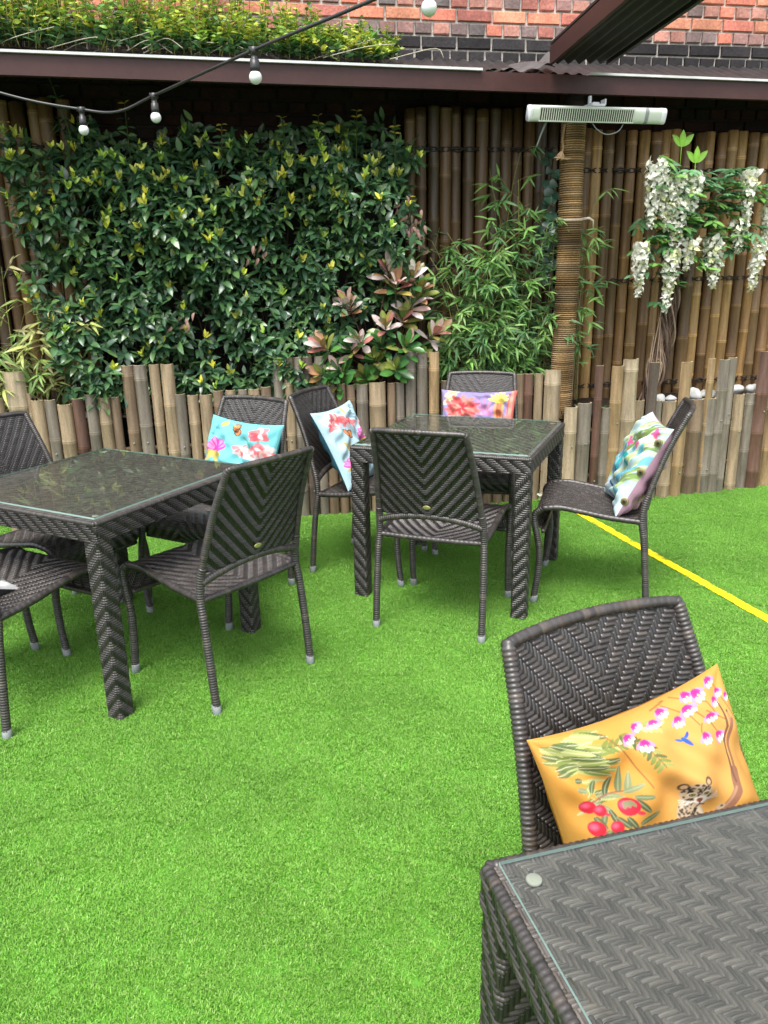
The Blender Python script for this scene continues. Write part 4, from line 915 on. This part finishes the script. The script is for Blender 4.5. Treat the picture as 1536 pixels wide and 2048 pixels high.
HEDGE = [(-2.01, 2.17), (-1.8, 2.34), (-1.63, 2.3), (-1.55, 2.18), (-1.33, 2.22), (-1.19, 2.28), (-0.95, 2.22), (-0.73, 2.23), (-0.56, 2.18), (-0.39, 2.22), (-0.15, 2.29), (-0.09, 2.36), (0.05, 2.21), (0.25, 2.24), (0.18, 1.96), (0.24, 1.71), (0.27, 1.56), (0.19, 1.32), (-0.18, 1.21), (-0.30, 0.75), (-1.85, 0.74), (-1.91, 1.23), (-2.01, 1.49), (-2.04, 1.81)]
def hedge():
    root = empty('climbing_hedge', (-.9, 5.0, .7)); rs = np.random.RandomState(17); O = np.array([-.9, 5.0, .7])
    N = 1420; X = rs.uniform(-2.2, .35, N*3); Z = rs.uniform(.7, 2.4, N*3); k = inpoly(X+rs.normal(0, .03, N*3), Z+rs.normal(0, .03, N*3), HEDGE); X, Z = X[k][:N], Z[k][:N]; N = len(X)
    # bulging front: billows, thinner towards the top
    bul = .09 + .07*np.sin(X*5.1+1)*np.sin(Z*4.3+.6) + .05*np.sin(X*11+Z*8) + .07*np.exp(-((Z-1.85)/.28)**2) - .20*np.clip((Z-2.05)/.35, 0, 1)
    depth = rs.rand(N)**2.6*.22
    Y = lineY((-.5, 5.0), .19)(X) - bul + depth
    Pc = np.stack([X, Y, Z], -1) - O
    pos, dd, nr, LL, WW, DR, CC = [], [], [], [], [], [], []
    GR = np.array([[.042, .104, .042], [.058, .134, .046], [.032, .082, .040], [.084, .165, .052]])
    for i in range(N):
        out = unit(NF*rs.uniform(.5, 1.1) + np.array([rs.normal(0, .55), 0, rs.uniform(.0, 1.1)]))
        a = np.cross(out, [0, 0, 1.0]); a /= np.linalg.norm(a)+1e-9; b = np.cross(a, out); m = rs.randint(5, 9); ph = rs.uniform(0, 6.28)
        young = rs.rand() < (.14 + .30*np.clip((Z[i]-1.5)/.4, 0, 1)) and depth[i] < .08
        for q in range(m):
            t = ph + q*2.4; r_ = .35 + .6*q/m
            d_ = unit(out*(1.1-r_) + (a*math.cos(t)+b*math.sin(t))*r_*1.3 + np.array([0, 0, -.22]))
            pos.append(Pc[i] - out*.05*q/m + rs.normal(0, .008, 3)); dd.append(d_); nr.append(unit(out + np.array([0, 0, .7]) + rs.normal(0, .2, 3))); s = rs.uniform(.65, 1.25)
            LL.append(.070*s); WW.append(.032*s*rs.uniform(.85, 1.1)); DR.append(rs.uniform(.05, .45)); CC.append(GR[rs.randint(4)]*rs.uniform(.75, 1.25))
        if young:
            yc = [(.46, .52, .05), (.54, .52, .06), (.30, .46, .06), (.40, .44, .08)][rs.randint(4)]
            for q in range(rs.randint(4, 8)):
                t = ph + q*2.0; d_ = unit(out*.7 + np.array([0, 0, .8]) + (a*math.cos(t)+b*math.sin(t))*.7)
                pos.append(Pc[i] + out*.02 + np.array([0, 0, .012*q/3])); dd.append(d_); nr.append(unit(out+np.array([0, 0, .4])+rs.normal(0, .3, 3))); s = rs.uniform(.6, 1.1)
                LL.append(.050*s); WW.append(.022*s); DR.append(rs.uniform(-.1, .3)); CC.append(np.array(yc)*rs.uniform(.7, 1.2))
    for k_ in range(110):
        x, z = rs.uniform(-1.95, .22), rs.uniform(2.08, 2.36); p = np.array([x, wallY(x)-rs.uniform(.05, .16), z])-O
        for q in range(5):
            t = rs.uniform(0, 6.28); pos.append(p+rs.normal(0, .02, 3)); dd.append(unit(np.array([math.cos(t), -.4, math.sin(t)-.3]))); nr.append(unit(NF+rs.normal(0, .4, 3)+[0, 0, .3])); LL.append(rs.uniform(.05, .08)); WW.append(.03); DR.append(.2); CC.append(GR[rs.randint(4)]*rs.uniform(.8, 1.2))
    # loose shoots reaching up under the roof
    stems = MB()
    for k0, (x, z, h) in enumerate([(-1.66, 2.22, .22), (-1.60, 2.2, .16), (-1.38, 2.15, .25), (-.52, 2.10, .24), (-.12, 2.2, .18), (.1, 2.1, .2), (-.9, 2.12, .18), (-1.95, 2.1, .2), (.2, 1.8, .12), (-.3, 2.15, .2)]):
        y = lineY((-.5, 5.0), .19)(x) - .02; p0 = np.array([x, y, z-.1])-O; p1 = p0 + np.array([rs.normal(0, .03), -.05 - (.22 if k0 == 0 else 0), h+.1 + (.10 if k0 == 0 else 0)]); P, _ = spline([p0, (p0+p1)/2+rs.normal(0, .015, 3), p1], 10); stems.tube(P, .003, 5, (.05, .07, .02))
        for q in range(5, 10):
            for sg in (-1, 1):
                yng = q > 7; d_ = unit(np.array([sg*.9, -.5, .25])+rs.normal(0, .2, 3)); pos.append(P[q]); dd.append(d_); nr.append(unit(np.array([0, -.7, .8])+rs.normal(0, .2, 3)))
                s = .6 if yng else .9; LL.append(.06*s); WW.append(.028*s); DR.append(.2); CC.append(np.array((.36, .32, .05)) if yng else GR[rs.randint(4)])
    for k in range(60):                                   # woody stems inside
        x = rs.uniform(-1.9, .15); p0 = np.array([x, lineY((-.5, 5.08), .19)(x), .7])-O; P, _ = spline([p0, p0+np.array([rs.normal(0, .1), 0, .5]), p0+np.array([rs.normal(0, .2), 0, rs.uniform(.9, 1.45)])], 12); stems.tube(P, .005, 5, (.04, .03, .02))
    V, F, C = leaves(np.array(pos), np.array(dd), np.array(nr), np.array(LL), np.array(WW), np.array(DR), np.array(CC), 'ovate')
    mk('foliage', V, F, M_LEAF, root, C); stems.build('stems', M_BARK, root)
    # a few withered brown clusters
    pos, dd, nr, CC = [], [], [], []
    for (x, z, n_) in [(.20, 1.78, 16), (.24, 1.70, 12), (-.70, 1.62, 7), (-1.15, 1.24, 7), (.16, 1.86, 8)]:
        for q in range(n_): pos.append(np.array([x, lineY((-.5, 5.0), .19)(x)-.14, z])-O+rs.normal(0, .03, 3)); dd.append(unit(np.array([rs.normal(0, .5), -.4, -.8]))); nr.append(unit(NF+rs.normal(0, .5, 3))); CC.append(np.array([.36, .22, .17])*rs.uniform(.5, 1.2))
    V, F, C = leaves(np.array(pos), np.array(dd), np.array(nr), .045, .02, .5, np.array(CC), 'ovate', .6); mk('withered_leaves', V, F, M_SOFT, root, C)
    tag(root, 'dense glossy dark green climbing hedge with yellow-green young tips', 'hedge')
hedge()

def roof_creeper():
    root = empty('roof_creeper', (-1.0, 4.75, 2.55)); O = np.array([-1.0, 4.75, 2.55]); rs = np.random.RandomState(23)
    pos, dd, nr, LL, CC = [], [], [], [], []; st = MB()
    for i in range(640):
        x = rs.uniform(-2.6, -.35) if rs.rand() < .80 else rs.uniform(-.4, .10); f = rs.rand(); y0 = fasY(x)+.04; y = y0 + f*(wallY(x)-.06-y0); z = 2.56 + .185*f
        top = np.interp(x, [-3, -1.4, -.8, -.45, -.1, .25], [.46, .44, .36, .26, .17, .10]); h = rs.uniform(.3, 1)*top*(.55+.45*f) + .02
        p0 = np.array([x, y, z])-O; p1 = p0+np.array([rs.normal(0, .05), rs.normal(-.01, .03), h]); P, _ = spline([p0, (p0+p1)/2+rs.normal(0, .012, 3), p1], 9); st.tube(P, .0022, 4, (.16, .16, .04))
        c = np.array([(.28, .38, .035), (.40, .42, .05), (.18, .32, .04), (.09, .21, .04)][rs.choice(4, p=[.28, .20, .27, .25])])
        for q in range(1, 9):
            for sg in (-1, 1):
                t = rs.uniform(0, 6.28); d_ = unit(np.array([math.cos(t), math.sin(t)-.25, .45])); pos.append(P[q]); dd.append(d_); nr.append(unit(np.array([0, -.3, 1])+rs.normal(0, .4, 3))); LL.append(rs.uniform(.034, .064)*(1.2-.6*q/9)); CC.append((c if q > 3 else np.array([.045, .11, .035]))*rs.uniform(.65, 1.2))
    for k in range(14):
        x = rs.uniform(-2.2, .1); p = np.array([x, fasY(x)+rs.uniform(.03, .2), 2.58])-O; P, _ = spline([p, p+np.array([rs.uniform(.1, .25), .02, .05]), p+np.array([rs.uniform(.2, .4), .0, rs.uniform(-.02, .1)])], 14); st.tube(P, .0022, 4, (.35, .33, .25))
    LL = np.array(LL); V, F, C = leaves(np.array(pos), np.array(dd), np.array(nr), LL, LL*.48, .2, np.array(CC), 'ovate')
    mk('foliage', V, F, M_SOFT, root, C); st.build('stems', M_BARK, root)
    # two thin sprigs against the brick further right
    tag(root, 'yellow-green creeper spilling over the lean-to roof at the top left', 'creeper')
roof_creeper()

def bamboo_plant(label, spots, n_cul, zr, hr, cols, seed, leafL=.10, base=None, leaf_n=9, spread=.18):
    rs = np.random.RandomState(seed); b0 = np.array(base); root = empty('bamboo_plant', base); st = MB(); pos, dd, nr, LL, CC = [], [], [], [], []
    for k in range(n_cul):
        x = rs.uniform(*spots); y = b0[1] + (x-b0[0])*.18 + rs.uniform(-.06, .10); h = rs.uniform(*hr); p0 = np.array([x, y, zr])-b0; ln = np.array([rs.normal(0, spread), rs.uniform(-.16, .02), 0])
        P, _ = spline([p0, p0+ln*.25+[0, 0, h*.5], p0+ln*.7+[0, 0, h*.85], p0+ln*1.1+[0, 0, h]], 26); st.tube(P, np.linspace(.0048, .0018, 26), 6, np.array([.22, .22, .08])*rs.uniform(.6, 1.2))
        for q in range(5, 26):
            if rs.rand() < .50:
                br = unit(np.array([rs.normal(0, 1), rs.normal(-.5, .6), .35])); bl = rs.uniform(.05, .17); tip = P[q]+br*bl; st.tube([P[q], (P[q]+tip)/2+[0, 0, .01], tip], .0014, 4, (.20, .22, .08))
                c = np.array(cols[rs.randint(len(cols))])*rs.uniform(.8, 1.2)
                for j in range(rs.randint(4, leaf_n)):
                    d_ = unit(br*.7 + np.array([rs.normal(0, .75), rs.normal(-.25, .45), rs.normal(-.45, .4)])); pos.append(P[q]+br*bl*rs.uniform(.5, 1)); dd.append(d_); nr.append(unit(np.array([0, -.6, .8])+rs.normal(0, .35, 3))); LL.append(leafL*rs.uniform(.55, 1.2)); CC.append(c*rs.uniform(.8, 1.2))
    LL = np.array(LL); V, F, C = leaves(np.array(pos), np.array(dd), np.array(nr), LL, LL*.17, rs.uniform(.05, .5, len(LL)), np.array(CC), 'lance', .3)
    mk('foliage', V, F, M_SOFT, root, C); st.build('canes', M_BARK, root)
    return tag(root, label, 'bamboo', 'bamboo plants in the bed')
GB = [(.13, .27, .06), (.09, .20, .055), (.19, .33, .09), (.07, .16, .055)]
bamboo_plant('bushy green bamboo plant left of the rope-wrapped post', (.42, 1.12), 50, .68, (.35, 1.08), GB, 41, base=(.8, 5.25, .68))
bamboo_plant('tall wispy bamboo shoots leaning on the post behind the bushy clump', (.72, .98), 6, .68, (1.15, 1.5), GB, 42, base=(.86, 5.31, .68), leaf_n=7, spread=.1)
bamboo_plant('sparse pale variegated bamboo plant at the left edge above the thick stake', (-2.25, -1.95), 9, .68, (.3, .95), [(.36, .40, .12), (.26, .34, .10), (.40, .38, .18), (.16, .26, .07)], 43, base=(-2.1, 4.70, .68), leafL=.11, leaf_n=6, spread=.12)
bamboo_plant('small bamboo sprig peeping out right of the rope-wrapped post', (1.28, 1.33), 3, .62, (1.0, 1.35), GB, 44, base=(1.3, 5.34, .62), leaf_n=5, spread=.05)

def photinia():
    root = empty('red_tipped_shrub', (0, 5.02, .70)); O = np.array([0, 5.02, .70]); rs = np.random.RandomState(51); st = MB(); pos, dd, nr, LL, CC = [], [], [], [], []
    RED = [(.44, .17, .15), (.32, .17, .09), (.48, .32, .28), (.60, .52, .48), (.58, .48, .45), (.25, .15, .06), (.24, .20, .05), (.20, .19, .05)]; GRN = [(.05, .16, .035), (.08, .22, .045), (.035, .11, .03), (.20, .24, .05)]
    for (x, z, red) in [(.06, 1.50, .95), (.20, 1.46, .9), (-.19, 1.30, .95), (.10, 1.42, .9), (.25, 1.38, .8), (.03, 1.18, .7), (-.13, 1.10, .6), (-.35, 1.06, .8), (.34, 1.12, .8), (.16, 1.06, .25), (-.04, .97, .1), (-.26, .92, .1), (.14, 1.22, .6), (-.19, 1.04, .3), (.10, .92, .05), (-.10, .86, .05), (.22, .95, .15), (-.28, .84, .05), (.0, 1.06, .2), (.20, 1.30, .6), (-.36, .90, .2)]:
        tip = np.array([x, 5.0+.18*x-.06+rs.uniform(-.05, .05), z])-O; b = np.array([rs.uniform(-.1, .12), .08, 0]); P, _ = spline([b, (b+tip)/2+[0, .02, .05], tip], 12); st.tube(P, np.linspace(.007, .003, 12), 6, (.10, .06, .04))
        ax = unit(P[-1]-P[-3]+np.array([0, -.02, .03])); a = unit(np.cross(ax, [.3, 1, .1])); c_ = np.cross(a, ax)
        for q in range(15):
            t = q*2.4+rs.uniform(-.3, .3); f = q/15; rad = .25+1.1*f; d_ = unit(ax*(1.15-f) + (a*math.cos(t)+c_*math.sin(t))*rad + np.array([0, -.2, -.1*f])); pal = RED if rs.rand() < red*(1.15-.55*f) else GRN
            pos.append(tip-ax*.07*f); dd.append(d_); nr.append(unit(ax+np.array([0, -.5, .3])+rs.normal(0, .2, 3))); LL.append(rs.uniform(.095, .14)); CC.append(np.array(pal[rs.randint(len(pal))])*rs.uniform(.8, 1.15))
    LL = np.array(LL); V, F, C = leaves(np.array(pos), np.array(dd), np.array(nr), LL, LL*.37, rs.uniform(0, .25, len(LL)), np.array(CC), 'obov', .3)
    mk('foliage', V, F, M_LEAF, root, C); st.build('stems', M_BARK, root)
    tag(root, 'shrub with big green leaves and pink and red young tips in front of the hedge', 'shrub')
photinia()

def ivy():
    root = empty('ivy', (1.085, 5.36, .7)); O = np.array([1.11, 5.42, .7]); rs = np.random.RandomState(61); st = MB(); pos, dd, nr, LL, CC = [], [], [], [], []
    P, _ = spline([(1.10-1.11, 0, 0), (1.13-1.11, -.02, .6), (1.10-1.11, -.02, 1.1), (1.13-1.11, -.02, 1.46)], 30); st.tube(P, .004, 5, (.05, .04, .02))
    for q in range(14, 30):
        for j in range(3): pos.append(P[q]+rs.normal(0, .03, 3)*np.array([1, .4, .6])+[0, -.03, 0]); dd.append(unit(np.array([rs.normal(0, .8), -.4, -.5]))); nr.append(unit(NF+rs.normal(0, .35, 3)+[0, 0, .3])); LL.append(rs.uniform(.045, .075)); CC.append(np.array([.035, .085, .05])*rs.uniform(.6, 1.5))
    LL = np.array(LL); V, F, C = leaves(np.array(pos), np.array(dd), np.array(nr), LL, LL*.9, .15, np.array(CC), 'heart', .2); mk('foliage', V, F, M_LEAF, root, C); st.build('stem', M_BARK, root)
    tag(root, 'dark broad-leaved ivy strand climbing the fence beside the post', 'ivy')
ivy()

def wisteria():
    root = empty('wisteria', (1.85, 5.36, .6)); O = np.array([1.85, 5.36, .6]); rs = np.random.RandomState(71)
    py = lambda x: 5.35 + .25*(x-1.9)
    m = MB(); base = [(1.79, .60), (1.85, .82), (1.89, 1.02), (1.90, 1.28), (1.88, 1.62)]
    for k in range(26):
        ph, am = rs.uniform(0, 6.3), rs.uniform(.015, .070); pts = []
        for i, (x, z) in enumerate(base): pts.append(np.array([x+am*math.sin(ph+i*1.7), py(x)-.02+am*math.cos(ph+i*1.7), z+rs.uniform(-.03, .03)])-O)
        P, _ = spline(pts, 50); m.tube(P, rs.uniform(.003, .0085), 6, lin(rs.choice([0, 1]) and (120, 102, 88) or (84, 68, 58)))
    for k in range(5):
        x = 1.82+rs.uniform(-.05, .06); P, _ = spline([np.array([x, py(x)-.05, 1.1+rs.uniform(-.2, .2)])-O, np.array([x-.03+rs.uniform(-.05, .05), py(x)-.10, .85])-O, np.array([x-.02, py(x)-.08, .62])-O], 30); m.tube(P, .003, 5, lin((150, 130, 110)))
    for (x, z) in [(2.3, 2.0), (2.45, 1.9), (1.7, 2.1), (2.0, 2.1), (1.65, 1.7), (2.4, 1.6), (2.1, 1.6), (1.75, 1.35)]:
        P, _ = spline([np.array([1.88, py(1.9)-.02, 1.6])-O, np.array([(1.88+x)/2, py(x)-.06, (1.6+z)/2+.06])-O, np.array([x, py(x)-.06, z])-O], 16); m.tube(P, .004, 5, lin((96, 84, 66)))
    m.build('trunk', M_BARK, root)
    # racemes: top x,z -> bottom x,z, width
    for (x0, z0, x1, z1, wd) in [(1.69, 2.10, 1.68, 1.72, .060), (1.74, 2.02, 1.76, 1.78, .055), (1.86, 2.03, 1.84, 1.80, .060), (1.96, 2.03, 1.95, 1.80, .050), (1.87, 1.88, 1.86, 1.50, .055), (1.85, 1.58, 1.83, 1.21, .048), (1.63, 1.62, 1.635, 1.31, .048), (2.34, 2.04, 2.34, 1.72, .060), (2.53, 1.97, 2.49, 1.60, .055), (2.12, 1.66, 2.15, 1.35, .068), (2.47, 1.62, 2.44, 1.32, .046), (2.30, 1.76, 2.31, 1.56, .046), (1.98, 1.64, 1.95, 1.46, .042), (1.80, 1.97, 1.79, 1.70, .05)]:
        pos, dd, nr, LL, CC = [], [], [], [], []; L = z0-z1; n = int(L/.0048)
        for q in range(n):
            f = (q+.5)/n; r = .95*wd*(1.08-f)**.55*rs.uniform(.5, 1.0)*(.75+.25*min(1, f*8)); t = q*2.39996; c = np.array([x0+(x1-x0)*f, py(x0)-.15, z0-L*f])-O + np.array([math.cos(t)*r, math.sin(t)*r*.85, 0]); o = unit(np.array([math.cos(t), math.sin(t), -.15]))
            sz = .034*(1-.6*f)+.007; cc = np.array([.80, .80, .70]) if rs.rand() < .8 else np.array([.60, .62, .36])
            for j in range(3):
                d_ = unit(o*.5 + rs.normal(0, .7, 3) + np.array([0, 0, .1])); pos.append(c); dd.append(d_); nr.append(unit(o+rs.normal(0, .3, 3)+[0, 0, .4])); LL.append(sz*rs.uniform(.7, 1.1)); CC.append(cc*rs.uniform(.85, 1.05)*(1-.12*f))
        LL = np.array(LL); V, F, C = leaves(np.array(pos), np.array(dd), np.array(nr), LL, LL*.95, .25, np.array(CC), 'heart', .35)
        mk('raceme', V, F, M_PETAL, root, C)
    pos, dd, nr, LL, CC = [], [], [], [], []
    GW = [(.07, .18, .05), (.05, .13, .045), (.13, .28, .06), (.10, .22, .10)]
    for (x, z) in [(1.80, 2.12), (1.74, 2.14), (1.84, 2.06), (2.12, 2.02), (2.21, 2.05), (2.14, 1.90), (2.20, 1.96), (2.08, 1.80), (2.22, 1.80), (2.40, 1.95), (2.24, 1.72), (2.12, 1.72), (1.66, 1.78), (1.72, 1.55), (1.70, 1.66), (1.77, 1.45), (2.42, 1.64), (2.28, 1.66), (2.04, 1.48), (2.07, 1.62), (1.95, 1.70), (1.77, 1.27), (2.30, 1.86), (2.0, 1.90), (1.98, 1.56), (1.78, 1.62), (1.70, 1.46), (1.93, 1.35), (1.82, 1.72), (1.76, 1.88), (2.05, 1.95), (2.15, 1.78), (2.02, 1.72), (2.10, 2.0), (2.18, 1.88), (2.28, 1.98), (2.06, 1.54), (1.84, 1.92), (1.97, 1.80), (2.34, 1.60), (1.72, 1.62), (1.80, 1.50), (2.12, 1.50), (1.68, 2.06)] + [(rs.uniform(1.72, 2.42), rs.uniform(1.58, 2.06)) for _ in range(64)]:
        ax = unit(np.array([rs.normal(0, .8), -.6, rs.uniform(-.3, .5)])); c0 = np.array([x, py(x)-rs.uniform(.02, .12), z])-O; g = np.array(GW[rs.randint(4)])*rs.uniform(.7, 1.3)
        sd2 = unit(np.cross(ax, [0, 0, 1.0])); Ls = rs.uniform(.08, .14)
        for q in range(9):
            f = (q//2)/4.5; sg = (-1, 1)[q % 2]; d_ = unit(ax*.8 + sd2*sg*.9 + rs.normal(0, .15, 3)) if q < 8 else ax
            pos.append(c0+ax*Ls*f+np.array([0, 0, -.03*f*f])); dd.append(d_+np.array([0, 0, -.25])); nr.append(unit(np.array([0, -.5, .9])+rs.normal(0, .2, 3))); LL.append(rs.uniform(.06, .095)); CC.append(g*rs.uniform(.75, 1.25))
    LL = np.array(LL); V, F, C = leaves(np.array(pos), np.array(dd), np.array(nr), LL, LL*.33, .2, np.array(CC), 'ovate'); mk('foliage', V, F, M_SOFT, root, C)
    pos, dd, nr, CC = [], [], [], []; st = MB()
    for (x, z, n_) in [(1.875, 2.19, 3), (1.98, 2.10, 3)]:
        c0 = np.array([x, py(x)-.08, z])-O; st.tube([c0-[0, 0, .14], c0-[0, 0, .05], c0], .003, 5, (.2, .35, .06))
        for q in range(3): a = (-.75, 0, .75)[q]; pos.append(c0); dd.append(np.array([math.sin(a), -.2, math.cos(a)])); nr.append(unit(np.array([0, -1, .25]))); CC.append(np.array([.22, .46, .05])*(1, 1.2, .9)[q])
    V, F, C = leaves(np.array(pos), np.array(dd), np.array(nr), .095, .042, .1, np.array(CC), 'ovate'); mk('bright_sprig', V, F, M_SOFT, root, C); st.build('sprig_stem', M_BARK, root)
    tag(root, 'white flowering wisteria on twisted stems against the right bamboo fence', 'wisteria')
wisteria()

# ------------------------------------------------------------------ stones and small weeds in the right bed
def stone(label, x, z, r, seed):
    rs = np.random.RandomState(seed); n1, n2 = 12, 16; a, b = np.meshgrid(np.linspace(-math.pi/2, math.pi/2, n1), np.linspace(0, 2*math.pi, n2, endpoint=False), indexing='ij')
    q = 1 + .13*np.sin(2*b+rs.uniform(0, 6))*np.cos(a) + .10*np.sin(3*a+rs.uniform(0, 6)) + .08*np.sin(3*b+2*a+rs.uniform(0, 6)); s = r*np.array([rs.uniform(1, 1.35), rs.uniform(.8, 1), rs.uniform(.65, .85)])
    V = np.stack([s[0]*q*np.cos(a)*np.cos(b), s[1]*q*np.cos(a)*np.sin(b), s[2]*q*np.sin(a)], -1).transpose(1, 0, 2).reshape(-1, 3)
    o = mk('stone', V, grid_faces(n2, n1, True), M_STONE, loc=(x, yB(x)+rs.uniform(.07, .12), z)); o.rotation_euler = (rs.uniform(-.3, .3), rs.uniform(-.3, .3), rs.uniform(0, 6))
    return tag(o, label, 'stone', 'white stones along the planter top')
for k, (x, z, r, lab) in enumerate([(1.82, .655, .038, 'leftmost white stone on the soil, left of the leafy cushion chair top'), (1.905, .650, .040, 'pale stone second from left in the row on the planter soil'),
        (2.03, .665, .036, 'small white stone on the planter soil just behind a short pale cane'), (2.085, .672, .048, 'biggest white stone of the row, behind the side-on chair top'),
        (2.155, .668, .040, 'round white stone right beside the biggest one'), (2.21, .660, .042, 'white stone at the right end of the middle heap'),
        (2.40, .680, .040, 'white stone sitting alone between two tall canes at the right'), (2.53, .672, .042, 'rightmost white stone on the planter soil')]): stone(lab, x, z, r, 80+k)
def weed(label, x, y, z, n, L, cols, seed, name='small_weed', flowers=0):
    rs = np.random.RandomState(seed); root = empty(name, (x, y, z)); t = rs.uniform(0, 6.28, n); d = np.stack([np.cos(t)*.7, np.sin(t)*.7, rs.uniform(.3, 1.1, n)], -1)
    c = np.array(cols)[rs.randint(len(cols), size=n)]; V, F, C = leaves(rs.normal(0, .012, (n, 3))*[1, 1, .4], d, np.tile([0, -.4, 1.0], (n, 1))+rs.normal(0, .2, (n, 3)), L*rs.uniform(.6, 1.2, n), L*.28, .3, c, 'lance'); mk('foliage', V, F, M_SOFT, root, C)
    if flowers:
        m = MB(); pos = []
        for k in range(flowers):
            p = np.array([rs.normal(0, .022), rs.normal(-.01, .015), rs.uniform(.03, .06)]); q = np.arange(7)*2*math.pi/7; V, F, C = leaves(np.tile(p, (7, 1)), np.stack([np.cos(q), -.3+0*q, np.sin(q)], -1), np.tile([0, -1, .2], (7, 1)).astype(float), .010, .005, .1, np.tile([.85, .85, .8], (7, 1)), 'ovate'); m.add(V, F, C)
        m.build('flowers', M_PETAL, root)
    tag(root, label, 'weed')
weed('small green weed on the planter soil, nearest the post', 1.29, 5.02, .615, 26, .05, [(.08, .16, .06), (.12, .22, .08)], 91)
weed('small green weed beside the red-brown cane at the planter', 1.43, 5.06, .610, 18, .05, [(.08, .16, .06), (.05, .12, .05)], 92)
weed('tiny white daisies growing at the foot of the edging by the yellow line', 1.06, 5.00, 0.005, 16, .04, [(.10, .26, .05), (.14, .34, .06)], 93, 'daisy_tuft', 6)
